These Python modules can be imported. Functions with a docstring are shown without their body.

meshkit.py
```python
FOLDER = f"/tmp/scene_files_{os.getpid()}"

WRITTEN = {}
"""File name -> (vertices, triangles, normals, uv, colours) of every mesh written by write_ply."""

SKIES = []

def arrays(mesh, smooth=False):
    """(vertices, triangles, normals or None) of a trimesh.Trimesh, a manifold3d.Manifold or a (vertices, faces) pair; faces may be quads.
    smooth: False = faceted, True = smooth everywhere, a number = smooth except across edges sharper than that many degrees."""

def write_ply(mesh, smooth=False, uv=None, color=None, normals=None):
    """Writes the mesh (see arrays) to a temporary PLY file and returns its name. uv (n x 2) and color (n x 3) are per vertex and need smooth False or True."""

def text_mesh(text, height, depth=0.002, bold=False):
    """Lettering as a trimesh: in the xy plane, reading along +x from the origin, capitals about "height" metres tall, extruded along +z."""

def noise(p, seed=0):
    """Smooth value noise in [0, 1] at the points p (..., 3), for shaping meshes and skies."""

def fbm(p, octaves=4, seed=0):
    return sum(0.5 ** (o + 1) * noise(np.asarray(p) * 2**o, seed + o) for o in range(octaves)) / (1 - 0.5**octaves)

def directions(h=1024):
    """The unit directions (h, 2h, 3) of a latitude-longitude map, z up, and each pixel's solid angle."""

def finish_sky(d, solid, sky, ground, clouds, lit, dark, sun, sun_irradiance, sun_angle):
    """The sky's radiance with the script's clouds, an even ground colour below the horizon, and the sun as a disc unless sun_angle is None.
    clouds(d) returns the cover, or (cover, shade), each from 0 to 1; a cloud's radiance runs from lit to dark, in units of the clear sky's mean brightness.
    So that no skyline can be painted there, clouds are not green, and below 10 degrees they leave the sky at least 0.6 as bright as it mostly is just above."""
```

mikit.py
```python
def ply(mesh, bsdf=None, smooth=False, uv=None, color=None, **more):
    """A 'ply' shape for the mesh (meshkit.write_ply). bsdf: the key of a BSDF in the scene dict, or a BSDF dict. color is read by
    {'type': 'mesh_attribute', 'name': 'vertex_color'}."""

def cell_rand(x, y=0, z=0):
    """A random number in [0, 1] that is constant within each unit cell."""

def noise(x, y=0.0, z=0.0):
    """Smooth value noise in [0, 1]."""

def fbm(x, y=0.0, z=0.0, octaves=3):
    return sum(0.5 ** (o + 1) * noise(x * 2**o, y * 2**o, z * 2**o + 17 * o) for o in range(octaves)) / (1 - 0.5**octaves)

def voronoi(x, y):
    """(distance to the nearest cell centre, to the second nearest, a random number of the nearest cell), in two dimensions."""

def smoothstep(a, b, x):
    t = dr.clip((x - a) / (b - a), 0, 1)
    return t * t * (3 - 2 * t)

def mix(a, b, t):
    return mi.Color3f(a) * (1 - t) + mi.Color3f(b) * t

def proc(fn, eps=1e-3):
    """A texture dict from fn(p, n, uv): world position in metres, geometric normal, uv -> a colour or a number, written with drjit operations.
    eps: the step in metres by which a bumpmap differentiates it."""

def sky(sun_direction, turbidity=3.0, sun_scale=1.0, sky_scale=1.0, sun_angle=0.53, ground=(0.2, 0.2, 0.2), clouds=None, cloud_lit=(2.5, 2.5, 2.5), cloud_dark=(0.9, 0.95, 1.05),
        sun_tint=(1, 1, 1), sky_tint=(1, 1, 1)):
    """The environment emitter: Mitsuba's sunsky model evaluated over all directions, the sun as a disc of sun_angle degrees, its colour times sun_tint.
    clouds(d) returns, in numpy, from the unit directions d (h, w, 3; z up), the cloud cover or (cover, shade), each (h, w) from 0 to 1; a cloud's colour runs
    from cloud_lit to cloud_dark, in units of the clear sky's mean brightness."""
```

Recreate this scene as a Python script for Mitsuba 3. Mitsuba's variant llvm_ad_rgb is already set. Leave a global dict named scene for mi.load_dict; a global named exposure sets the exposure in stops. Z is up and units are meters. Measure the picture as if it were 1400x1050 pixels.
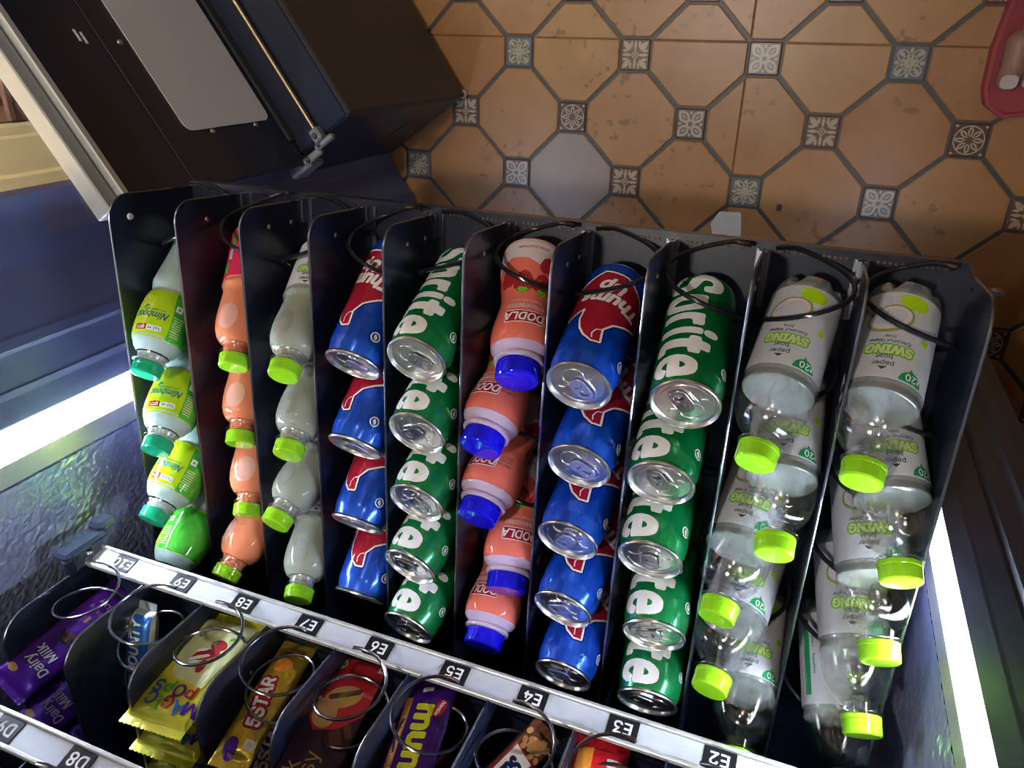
import math, numpy as np, trimesh, drjit as dr, mitsuba as mi, mikit, meshkit
from shapely.geometry import Polygon, Point, box as sbox, LineString
from shapely import affinity
from shapely.ops import unary_union
T = mi.ScalarTransform4f
scene, labels = {}, {}

# ------------------------------------------------------------------ camera, light, exposure
exposure = 0.0
CAM = np.array([0.1223, -0.1598, 0.6448])
_R = np.array([[-0.9294, -0.0182, -0.3686], [-0.1722, 0.9047, 0.3896], [0.3264, 0.4256, -0.8440]])  # rows: image right, image down, view direction
_u, _, _vt = np.linalg.svd(_R); _R = _u @ _vt
FOC = 1024.9
scene['camera'] = {'type': 'perspective', 'fov': 2 * math.degrees(math.atan(700 / FOC)), 'fov_axis': 'x', 'near_clip': 0.01, 'far_clip': 50.0,
                   'to_world': T().look_at(origin=CAM.tolist(), target=(CAM + _R[2]).tolist(), up=(-_R[1]).tolist())}
LED = (98.0, 113.0, 143.0)          # the two LED strips inside the cabinet
LAMP = (100.0, 92.0, 81.0)         # warm ceiling downlights of the shop
LAMPS = [(-1.0, -1.2, 0.075, 1.0), (0.56, -0.29, 0.060, 5.0), (0.1, -1.9, 0.075, 1.0)]   # place, radius, strength
FLOOR = -0.65
CEIL = 2.05

# ------------------------------------------------------------------ materials
def mat(name, d):
    scene['m_' + name] = d
    return 'm_' + name
def rgb(c): return {'type': 'rgb', 'value': [float(x) for x in c]}
def two(d): return {'type': 'twosided', 'bsdf': d}
def satin(name, c, rough=0.35, spec=0.5, metallic=0.0, cc=0.0):
    d = {'type': 'principled', 'base_color': c if isinstance(c, dict) else rgb(c), 'roughness': rough, 'specular': spec, 'metallic': metallic}
    if cc: d['clearcoat'] = cc; d['clearcoat_gloss'] = 0.95
    return mat(name, two(d))
def gloss(name, c, ior=1.49):
    return mat(name, two({'type': 'plastic', 'diffuse_reflectance': c if isinstance(c, dict) else rgb(c), 'int_ior': ior, 'nonlinear': False}))
def matte(name, c): return mat(name, two({'type': 'diffuse', 'reflectance': c if isinstance(c, dict) else rgb(c)}))
def metal(name, c, rough): return mat(name, two({'type': 'principled', 'base_color': rgb(c), 'roughness': rough, 'metallic': 1.0}))

PAINT = satin('black_paint', (0.011, 0.014, 0.029), 0.28, 0.5)
PAINT_GLARE = satin('navy_paint', (0.075, 0.090, 0.185), 0.38, 0.5)  # navy, with the LED glare on the right frame lightened into its colour
FASCIA = satin('fascia', (0.022, 0.021, 0.026), 0.42, 0.45)
WIRE = satin('coil_coating', (0.012, 0.012, 0.016), 0.16, 0.55)
TABM = metal('tab_steel', (0.42, 0.42, 0.44), 0.28)
STEEL = metal('steel', (0.62, 0.60, 0.58), 0.22)
EDGE = metal('dark_edge', (0.30, 0.31, 0.36), 0.30)
COILM = metal('coil_steel', (0.19, 0.19, 0.21), 0.2)
ALU = satin('aluminium', (0.56, 0.56, 0.54), 0.42, 0.5, 0.55)
LIDM = metal('can_lid', (0.86, 0.86, 0.85), 0.27)
BRASS = metal('brass', (0.62, 0.48, 0.28), 0.35)
STRIP_IN = satin('rail_insert', (0.46, 0.47, 0.51), 0.4, 0.5)
TAGM = satin('tag_black', (0.01, 0.01, 0.012), 0.35, 0.15)
WHITE = gloss('white_print', (0.78, 0.78, 0.78))
GREY_PLATE = satin('grey_plate', (0.56, 0.53, 0.56), 0.45, 0.4)
GREEN_CAN = satin('can_green', (0.0, 0.19, 0.045), 0.22, 0.4, 0.5, 1.0)
def facets(p, n, uv):
    a, b, w = mikit.voronoi(uv[0] * 26, uv[1] * 9)
    return mikit.mix((0.002, 0.045, 0.48), (0.005, 0.095, 0.62), w)
BLUE_CAN = satin('can_blue', mikit.proc(facets), 0.22, 0.4, 0.5, 1.0)
RED_PRINT = gloss('red_print', (0.34, 0.012, 0.03))
NAVY_PRINT = gloss('navy_print', (0.004, 0.015, 0.09))
CAP_LIME = gloss('cap_lime', (0.27, 0.62, 0.015))
CAP_GREEN = gloss('cap_green', (0.01, 0.36, 0.17))
CAP_BLUE = gloss('cap_blue', (0.008, 0.006, 0.55))
FILM = mat('white_film', {'type': 'principledthin', 'base_color': rgb((0.74, 0.74, 0.78)), 'roughness': 0.4, 'diff_trans': 0.75, 'eta': 1.4})
LABEL_WHITE = satin('label_white', (0.66, 0.65, 0.68), 0.35, 0.5)
WATER = mat('water', {'type': 'dielectric', 'int_ior': 1.33, 'ext_ior': 1.0})
SHELL = mat('bottle_shell', {'type': 'mask', 'opacity': 0.11, 'bsdf': two({'type': 'roughconductor', 'alpha': 0.03, 'specular_reflectance': rgb((0.95, 0.95, 0.95))})})
PETAL = satin('petal_base', (0.46, 0.51, 0.50), 0.08, 0.8, 0.75, 1.0)
LIQUID = satin('cloudy_water', (0.25, 0.27, 0.265), 0.12, 0.5)
CLEAR = mat('clear_plastic', {'type': 'mask', 'opacity': 0.16, 'bsdf': two({'type': 'roughconductor', 'alpha': 0.05, 'specular_reflectance': rgb((0.95, 0.95, 0.95))})})
GLASS = mat('door_glass', {'type': 'mask', 'opacity': 0.08, 'bsdf': two({'type': 'conductor', 'material': 'none'})})
JUICE_PINK = gloss('juice_pink', (0.72, 0.235, 0.115))
JUICE_GREY = gloss('juice_grey', (0.29, 0.31, 0.25))
JUICE_LEMON = gloss('juice_lemon', (0.36, 0.475, 0.44))
AIR_PINK = gloss('air_pink', (0.71, 0.37, 0.29))
AIR_GREY = gloss('air_grey', (0.25, 0.265, 0.235))
NECK_GREY = gloss('neck_grey', (0.42, 0.43, 0.42))
HOT_PINK = gloss('hot_pink', (0.72, 0.03, 0.10))
LIME_PRINT = gloss('lime_print', (0.40, 0.62, 0.01))
LEAF_PRINT = gloss('leaf_print', (0.16, 0.42, 0.03))
PALE_LIME = gloss('pale_lime', (0.55, 0.62, 0.28))
GREEN_PRINT = gloss('green_print', (0.02, 0.24, 0.09))
MID_GREEN = gloss('mid_green', (0.06, 0.40, 0.04))
DARK_TEXT = gloss('dark_text', (0.05, 0.055, 0.075))
TEAL_TEXT = gloss('teal_text', (0.02, 0.12, 0.16))
SALMON = gloss('salmon', (0.72, 0.155, 0.11))
LILAC = gloss('lilac', (0.52, 0.40, 0.56))
CREAM_PRINT = gloss('cream_print', (0.62, 0.52, 0.53))
BERRY = gloss('berry', (0.36, 0.022, 0.03))
PURPLE = satin('purple_foil', (0.085, 0.012, 0.27), 0.22, 0.5, 0.3)
PURPLE_DARK = satin('purple_dark', (0.05, 0.008, 0.16), 0.22, 0.5, 0.3)
YELLOW_FOIL = satin('yellow_foil', (0.62, 0.56, 0.03), 0.25, 0.5, 0.25)
PALE_FOIL = satin('pale_foil', (0.62, 0.64, 0.33), 0.3, 0.5, 0.2)
GOLD_FOIL = satin('gold_foil', (0.80, 0.54, 0.06), 0.24, 0.5, 0.75)
SKY_FOIL = satin('sky_foil', (0.03, 0.16, 0.58), 0.25, 0.5, 0.3)
SILVER_FOIL = satin('silver_foil', (0.62, 0.66, 0.74), 0.25, 0.5, 0.6)
RED_FOIL = satin('red_foil', (0.60, 0.015, 0.02), 0.25, 0.5, 0.3)
MUNCH_YELLOW = gloss('bright_yellow', (0.62, 0.62, 0.02))
BROWN_PRINT = gloss('brown_print', (0.10, 0.035, 0.022))
TAN_PRINT = gloss('tan_print', (0.44, 0.23, 0.085))
BOX_DARK = gloss('box_dark', (0.035, 0.014, 0.028))
BOX_RED = gloss('box_red', (0.40, 0.022, 0.032))
ORANGE = gloss('orange_print', (0.70, 0.25, 0.03))
GROUT = satin('grout', (0.05, 0.055, 0.062), 0.4, 0.4)
CREAM_WALL = matte('cream_wall', (0.76, 0.66, 0.42))
WALLM = matte('shop_wall', (0.45, 0.38, 0.30))
CEILM = matte('ceiling_paint', (0.70, 0.68, 0.64))
MURAL = matte('mural_pink', (0.36, 0.20, 0.16))
MURAL_D = matte('mural_dark', (0.15, 0.09, 0.085))
SKIN = satin('skin', (0.27, 0.15, 0.11), 0.45, 0.4)
NAIL = satin('nail', (0.50, 0.42, 0.40), 0.2, 0.5)
RUBBER = satin('red_rubber', (0.27, 0.026, 0.040), 0.5, 0.4)
DENIM = matte('dark_cloth', (0.03, 0.032, 0.045))
PAPER = matte('paper', (0.62, 0.60, 0.60))
INSET_BROWN = satin('inset_brown', (0.085, 0.035, 0.022), 0.3, 0.5)
INSET_BLUE = satin('inset_blue', (0.10, 0.105, 0.115), 0.3, 0.5)
INSET_CREAM = satin('inset_cream', (0.33, 0.285, 0.215), 0.3, 0.5)
INSET_RUST = satin('inset_rust', (0.13, 0.05, 0.024), 0.3, 0.5)
INSET_SLATE = satin('inset_slate', (0.22, 0.25, 0.29), 0.3, 0.5)
# terracotta: a tone for each tile from its place in the lattice, blotches and pits from noise
TH, TX0, TY0 = 0.0999, 0.6224, -0.1292     # half the spacing of the small inset tiles, and one inset tile's place
def terracotta(p, n, uv):
    u, v = (TX0 - p.x) / TH, (p.y - TY0) / TH
    a, b = dr.floor((u + v) / 2), dr.floor((u - v) / 2)
    r = mikit.cell_rand(a + 40, b + 40, 3)
    q = mikit.fbm(p.x * 22, p.y * 22, r * 9, 4)
    c = mikit.mix((0.28, 0.122, 0.046), (0.37, 0.205, 0.078), dr.clip(0.65 * r + 0.9 * (q - 0.33), 0, 1))
    pits = mikit.smoothstep(0.70, 0.80, mikit.fbm(p.x * 75, p.y * 75, 4.0, 3)) * mikit.smoothstep(0.42, 0.62, mikit.noise(p.x * 9, p.y * 9, 2.0))
    return mikit.mix(c, (0.15, 0.07, 0.033), 0.7 * pits)
TILE = satin('terracotta', mikit.proc(terracotta), 0.34, 0.45)
TILE_SHEEN = satin('pale_terracotta', (0.25, 0.185, 0.155), 0.36, 0.5)  # sheen on a single tile, painted in as a paler, greyer colour
EMBOSS = satin('embossed_sheet', (0.40, 0.43, 0.62), 0.25, 0.5, 0.4)

# ------------------------------------------------------------------ helpers
def put(key, shape, M=None, label=None, cat=None, group=None, kind=None):
    """One entry of the scene; a key that is taken gets the next three-digit number."""
    k, i = key, 0
    while k in scene:
        i += 1; k = f'{key}_{i:03d}'
    d = dict(shape)
    if M is not None: d['to_world'] = T(np.asarray(M, float))
    scene[k] = d
    tag(k, label, cat, group, kind)
    return k
def tag(k, label=None, cat=None, group=None, kind=None):
    e = {a: b for a, b in (('label', label), ('category', cat), ('group', group), ('kind', kind)) if b}
    if e: labels.setdefault(k, {}).update(e)
_used = {}
def thing(name, label, cat, group=None):
    i = _used.get(name, 0); _used[name] = i + 1
    k = name if i == 0 else f'{name}_{i:03d}'
    tag(k, label, cat, group)
    return k
def mesh(v, f): return trimesh.Trimesh(np.asarray(v, float), np.asarray(f, int), process=False)
def cat_(*ms): return trimesh.util.concatenate([m for m in ms if m is not None])
def cube(x0, x1, y0, y1, z0, z1, r=0.0):
    b = trimesh.creation.box((x1 - x0, y1 - y0, z1 - z0))
    if r:
        e = np.array([x1 - x0, y1 - y0, z1 - z0]) / 2
        pts = [np.array([sx, sy, sz]) * e - np.array([sx, sy, sz]) * r * np.array(k) for sx in (-1, 1) for sy in (-1, 1) for sz in (-1, 1) for k in ((0, 1, 1), (1, 0, 1), (1, 1, 0))]
        b = trimesh.Trimesh(np.array(pts)).convex_hull
    b.apply_translation(((x0 + x1) / 2, (y0 + y1) / 2, (z0 + z1) / 2))
    return b
def extrude(poly, h):
    ps = list(getattr(poly, 'geoms', [poly]))
    ps = [p for p in ps if p.geom_type == 'Polygon' and p.area > 1e-10]
    return cat_(*[trimesh.creation.extrude_polygon(p, h, engine='earcut') for p in ps])
def lathe(prof, n=40, uv=False):
    prof = np.asarray(prof, float); m = len(prof)
    t = np.arange(n + 1) / n * 2 * np.pi
    v = np.stack([np.outer(np.cos(t), prof[:, 0]), np.outer(np.sin(t), prof[:, 0]), np.tile(prof[:, 1], (n + 1, 1))], -1).reshape(-1, 3)
    f = []
    for i in range(n):
        for j in range(m - 1):
            a, b, c, d = i * m + j, (i + 1) * m + j, (i + 1) * m + j + 1, i * m + j + 1
            if prof[j, 0] > 1e-9: f.append((a, b, c))
            if prof[j + 1, 0] > 1e-9: f.append((a, c, d))
    if uv:
        w = np.stack([np.repeat(t / (2 * np.pi), m), np.tile(prof[:, 1] / 0.13, n + 1)], 1)
        return mesh(v, f), w
    mm = trimesh.Trimesh(v, f); mm.merge_vertices()
    return mm
def tube(pts, r, n=8):
    pts = np.asarray(pts, float); m = len(pts)
    d = np.gradient(pts, axis=0); d /= np.linalg.norm(d, axis=1, keepdims=True)
    ref = np.array([0, 0, 1.0]) if abs(d[0, 2]) < 0.9 else np.array([1.0, 0, 0])
    v = []
    a = np.cross(d[0], ref); a /= np.linalg.norm(a)
    for i in range(m):
        a = a - d[i] * np.dot(a, d[i]); a /= np.linalg.norm(a)
        b = np.cross(d[i], a); t = np.arange(n) * 2 * np.pi / n
        v.append(pts[i] + r * (np.outer(np.cos(t), a) + np.outer(np.sin(t), b)))
    v = np.vstack(v + [pts[0], pts[-1]]); f = []
    for i in range(m - 1):
        for j in range(n):
            p, q = i * n + j, i * n + (j + 1) % n
            f += [(p, q, q + n), (p, q + n, p + n)]
    for j in range(n): f += [(m * n, (j + 1) % n, j), (m * n + 1, (m - 1) * n + j, (m - 1) * n + (j + 1) % n)]
    return mesh(v, f)
_txt = {}
def txt(s, h, bold=True, sx=1.0, shear=0.0, grow=0.0):
    """Lettering as a flat shape centred on the origin, capitals h tall."""
    k = (s, bold)
    if k not in _txt:
        m = meshkit.text_mesh(s, 0.01, 0.001, bold)
        top = m.faces[(m.vertices[m.faces][:, :, 2] > 0.0009).all(1)]
        _txt[k] = unary_union([Polygon(m.vertices[t][:, :2]).buffer(1e-6) for t in top])
    g = _txt[k]
    g = affinity.affine_transform(g, [h / 0.01 * sx, shear * h / 0.01, 0, h / 0.01, 0, 0])
    if grow: g = g.buffer(grow)
    x0, y0, x1, y1 = g.bounds
    return affinity.translate(g, -(x0 + x1) / 2, -(y0 + y1) / 2).simplify(h * 0.006)
def at(g, u, v, rot=0, s=1.0): return affinity.translate(affinity.rotate(affinity.scale(g, s, s, origin=(0, 0)), rot, origin=(0, 0)), u, v)
def prism_y(poly, y0, y1):
    m = extrude(Polygon(poly), y1 - y0); m.apply_transform(np.array([[1, 0, 0, 0], [0, 0, -1, y1], [0, 1, 0, 0], [0, 0, 0, 1.]])); return m
def rrect(w, h, r): return sbox(-w / 2 + r, -h / 2 + r, w / 2 - r, h / 2 - r).buffer(r, 4)
def ell(w, h): return affinity.scale(Point(0, 0).buffer(1, 10), w / 2, h / 2)
def flat(g, depth, edge):
    m = extrude(g, depth)
    v, f = trimesh.remesh.subdivide_to_size(m.vertices, m.faces, edge)
    return np.asarray(v), np.asarray(f)
def wrap(g, rad, lift=0.0001, depth=0.00025, edge=0.004):
    """A printed shape (u to the right, v up the axis) bent round a turned body of radius rad(v); its middle faces -y."""
    v, f = flat(g, depth, edge)
    r = rad(v[:, 1]) + lift + v[:, 2] - depth * 0.5
    th = -np.pi / 2 + v[:, 0] / np.maximum(rad(v[:, 1]), 1e-3)
    return mesh(np.stack([r * np.cos(th), r * np.sin(th), v[:, 1]], 1), f)
def radfn(prof):
    p = np.asarray(prof, float)
    return lambda z: np.interp(z, p[:, 1], p[:, 0])
def eye(): return np.eye(4)
def trans(x, y, z): M = eye(); M[:3, 3] = (x, y, z); return M
def rotz(a): M = eye(); c, s = math.cos(a), math.sin(a); M[:2, :2] = [[c, -s], [s, c]]; return M
TAU = math.radians(4.5)                       # the pulled-out tray hangs down a little at the front
TRAY = eye(); TRAY[1:3, 1:3] = [[math.cos(TAU), -math.sin(TAU)], [math.sin(TAU), math.cos(TAU)]]
def lean(x, y, phi, psi, rb, roll=0.0):
    """Stands a turned body on the drinks tray: base centre over (x, y), tipped back by phi and sideways by psi, turned by roll."""
    phi, psi = math.radians(phi), math.radians(psi)
    a = np.array([math.sin(psi), math.sin(phi) * math.cos(psi), math.cos(phi) * math.cos(psi)])
    e1 = np.cross([0, 1, 0], a); e1 /= np.linalg.norm(e1); e2 = np.cross(a, e1)
    M = eye(); M[:3, 0], M[:3, 1], M[:3, 2] = e1, e2, a
    M[:3, 3] = (x, y, rb * math.sqrt(1 - a[2] ** 2) + 0.0012)
    return TRAY @ M @ rotz(math.radians(roll))

# ------------------------------------------------------------------ the shop: floor tiles, walls, ceiling
P = 0.075
def build_floor():
    put('floor', mikit.ply(cube(-2.0, 1.35, -2.2, 1.05, FLOOR - 0.03, FLOOR - 0.0035), GROUT), kind='structure')
    d, seam = 0.0265, 0.0009
    cut = unary_union([sbox(-3, TY0 - 0.0223 - seam / 2, 3, TY0 - 0.0223 + seam / 2), sbox(0.2465 - seam / 2, -3, 0.2465 + seam / 2, 3)])
    g = 0.0032
    oct_ = Polygon([(-TH, 0), (0, -TH), (TH, 0), (0, TH)]).buffer(-g, join_style=2)
    for sx, sy in ((1, 0), (-1, 0), (0, 1), (0, -1)): oct_ = oct_.difference(sbox(sx * TH - d, sy * TH - d, sx * TH + d, sy * TH + d))
    rng = np.random.default_rng(5)
    def slab(poly, z):                        # a tile with a chamfered rim
        out = []
        for p in getattr(poly, 'geoms', [poly]):
            if p.area < 2e-5: continue
            top = p.buffer(-0.0016, join_style=2)
            if top.geom_type != 'Polygon' or len(top.exterior.coords) != len(p.exterior.coords):
                out.append(extrude(p, 0.004)); out[-1].apply_translation((0, 0, z)); continue
            c0, c1 = np.array(p.exterior.coords)[:-1], np.array(top.exterior.coords)[:-1]
            j = np.argmin(((c1 - c0[0]) ** 2).sum(1)); c1 = np.roll(c1, -j, 0)
            if np.sign(p.exterior.is_ccw - .5) != np.sign(top.exterior.is_ccw - .5): c1 = np.roll(c1[::-1], 1, 0)
            n = len(c0)
            v = np.vstack([np.c_[c0, np.full(n, z)], np.c_[c0, np.full(n, z + 0.0028)], np.c_[c1, np.full(n, z + 0.004)]])
            f = []
            for k in range(n):
                l = (k + 1) % n
                for o in (0, n): f += [(o + k, o + l, o + n + l), (o + k, o + n + l, o + n + k)]
            t = trimesh.creation.triangulate_polygon(Polygon(c1), engine='earcut')
            f += [tuple(2 * n + np.array([np.argmin(((c1 - t[0][q]) ** 2).sum(1)) for q in tri])) for tri in t[1]]
            m = mesh(v, f); trimesh.repair.fix_normals(m); out.append(m)
        return cat_(*out)
    for u in range(-6, 13):
        for v in range(-7, 7):
            cx, cy = TX0 - u * TH, TY0 + v * TH
            if (u + v) % 2:
                z = FLOOR - 0.004 + float(rng.uniform(-0.0003, 0.0003))
                whole = affinity.translate(oct_, cx, cy)
                for piece in getattr(whole.difference(cut), 'geoms', [whole.difference(cut)]):
                    if piece.area > 2e-5: put('floor__tile', mikit.ply(slab(piece, z), TILE_SHEEN if (u, v) == (1, 2) else TILE))
    # four designs of small square inset tile with raised ornament
    s = 0.0232
    sq = sbox(-s, -s, s, s)
    leaf = lambda L, w: Polygon([(0, 0)] + [(L * t, w * math.sin(math.pi * t) ** 0.8) for t in np.linspace(.05, .95, 9)] + [(L, 0)] + [(L * t, -w * math.sin(math.pi * t) ** 0.8) for t in np.linspace(.95, .05, 9)])
    spin = lambda g, n, off=0: unary_union([affinity.rotate(g, off + 360 / n * k, origin=(0, 0)) for k in range(n)])
    ring = lambda r, w: Point(0, 0).buffer(r + w / 2, 12).difference(Point(0, 0).buffer(r - w / 2, 12))
    mv = affinity.translate
    petal = mv(leaf(.024, .0085), .003, 0); hole = mv(leaf(.014, .0042), .008, 0)
    designs = [
        (INSET_BROWN, INSET_CREAM, unary_union([spin(petal, 4, 45), spin(mv(leaf(.006, .0022), .014, 0), 4, 0), spin(mv(leaf(.005, .0018), .003, 0), 4, 0)]).difference(spin(hole, 4, 45)).intersection(sbox(-.0215, -.0215, .0215, .0215)), INSET_SLATE, spin(mv(leaf(.010, .0022), .010, 0), 4, 45)),
        (INSET_BLUE, INSET_CREAM, unary_union([ring(.0105, .0016), spin(mv(leaf(.0088, .0026), .0008, 0), 8, 22.5), spin(mv(affinity.scale(ring(.0085, .0024), 1, .8), .0135, 0), 4, 45), spin(mv(leaf(.012, .0030), .011, 0), 4, 45), spin(mv(leaf(.008, .0028), .0125, 0), 4, 0).difference(Point(0, 0).buffer(.0115))]).intersection(sbox(-.0215, -.0215, .0215, .0215)), INSET_RUST, spin(mv(Point(0, 0).buffer(.0012, 4), .0065, 0), 8, 0)),
        (INSET_BROWN, INSET_CREAM, unary_union([ring(.0195, .0018), spin(mv(leaf(.0145, .0036), .0045, 0).difference(mv(leaf(.010, .0012), .006, 0)), 8, 0), spin(mv(sbox(-.0018, -.0018, .0018, .0018), .027, 0), 4, 45)]), INSET_RUST, spin(mv(sbox(-.0012, -.0012, .0012, .0012), .003, 0), 4, 0)),
        (INSET_RUST, INSET_CREAM, unary_union([spin(mv(leaf(.016, .0024), .0055, 0), 4, 0), spin(mv(leaf(.018, .0042), .010, 0), 4, 45), spin(mv(leaf(.011, .0022), .010, .0065), 4, 0), spin(mv(leaf(.011, .0022), .010, -.0065), 4, 0), affinity.rotate(sbox(-.005, -.005, .005, .005).difference(sbox(-.0034, -.0034, .0034, .0034)), 45)]).intersection(sbox(-.0215, -.0215, .0215, .0215)), INSET_SLATE, sbox(-.002, -.002, .002, .002)),
    ]
    base = mikit.ply(slab(sq, 0.0), INSET_BROWN)
    sets = []
    for bm, om, og, am, ag in designs:
        o, a = extrude(og.simplify(.00015), .0008), extrude(ag.simplify(.00015), .0007)
        o.apply_translation((0, 0, .0038)); a.apply_translation((0, 0, .0038))
        sets.append(({**base, 'bsdf': {'type': 'ref', 'id': bm}}, mikit.ply(o, om), mikit.ply(a, am)))
    known = {(0, 0): 1, (2, 0): 3, (4, 0): 0, (6, 0): 1, (1, 1): 2, (3, 1): 0, (5, 1): 3, (7, 1): 2, (-2, 2): 1, (0, 2): 0, (2, 2): 3, (4, 2): 1, (6, 2): 0, (8, 2): 3, (-1, 1): 3}
    for u in range(-6, 13):
        for v in range(-7, 7):
            if (u + v) % 2 == 0:
                x, y = TX0 - u * TH, TY0 + v * TH
                b, o, a = sets[known.get((u, v), int(rng.integers(4)))]
                M = trans(x, y, FLOOR - 0.004) @ rotz(math.pi)
                k = put('floor__inset_tile', b, M); put(k + '__ornament', o, M); put(k + '__centre_ornament', a, M)
    put('floor__drill_plug', mikit.ply(cube(-.004, .004, -.005, .005, 0, .0012, .0005), FASCIA), trans(0.1655, 0.0905, FLOOR - 0.0004), label='small dark plugged hole in a terracotta tile')
build_floor()
put('ceiling', mikit.ply(cube(-2.0, 1.35, -2.2, 1.05, CEIL, CEIL + 0.05), CEILM), kind='structure')
put('wall_left', mikit.ply(cube(-2.05, -2.0, -2.2, 1.05, FLOOR, CEIL), WALLM), kind='structure')
put('wall_front', mikit.ply(cube(-2.0, 1.35, -2.25, -2.2, FLOOR, CEIL), WALLM), kind='structure')
put('wall_back', mikit.ply(cube(-2.0, 1.35, 1.0, 1.05, FLOOR, CEIL), WALLM), kind='structure')
put('wall_right', mikit.ply(cube(1.30, 1.35, -2.2, 1.0, FLOOR, CEIL), WALLM), kind='structure')
put('shade_block', mikit.ply(cube(-1.4, -.31, -.03, 1.0, FLOOR, CEIL), WALLM), kind='structure')  # unseen block added in place of a neighbouring cabinet, to shade the floor
# right wall: cream pilaster with mouldings, and a pink painted facade in relief beside it
put('trim_001', mikit.ply(cat_(cube(1.262, 1.30, -0.003, 0.16, FLOOR, CEIL, .004), cube(1.254, 1.30, 0.052, 0.16, FLOOR, CEIL, .004), cube(1.266, 1.30, -0.018, 0.0, FLOOR, CEIL, .003)), CREAM_WALL), kind='structure')
def build_mural():
    k = 'wall_right__relief_panel'
    put(k, mikit.ply(cat_(cube(1.288, 1.30, -0.75, -0.02, FLOOR + .05, 0.9)), MURAL), label='pinkish painted building facade with rows of small windows')
    for zz in (-0.42, -0.21, 0.02, 0.26): put(k + '__moulding', mikit.ply(cube(1.280, 1.289, -0.75, -0.02, zz, zz + 0.012, .002), MURAL_D))
    w = mikit.ply(cat_(cube(-.0015, 0, -.006, .006, -.008, .008), cube(-.003, 0, -.007, .007, -.010, -.008)), MURAL_D)
    for i in range(6):
        for j in range(18): put(k + '__window', w, trans(1.288, -0.05 - 0.045 * i - (0.09 if i > 2 else 0), -0.50 + 0.04 * j))
build_mural()
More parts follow.
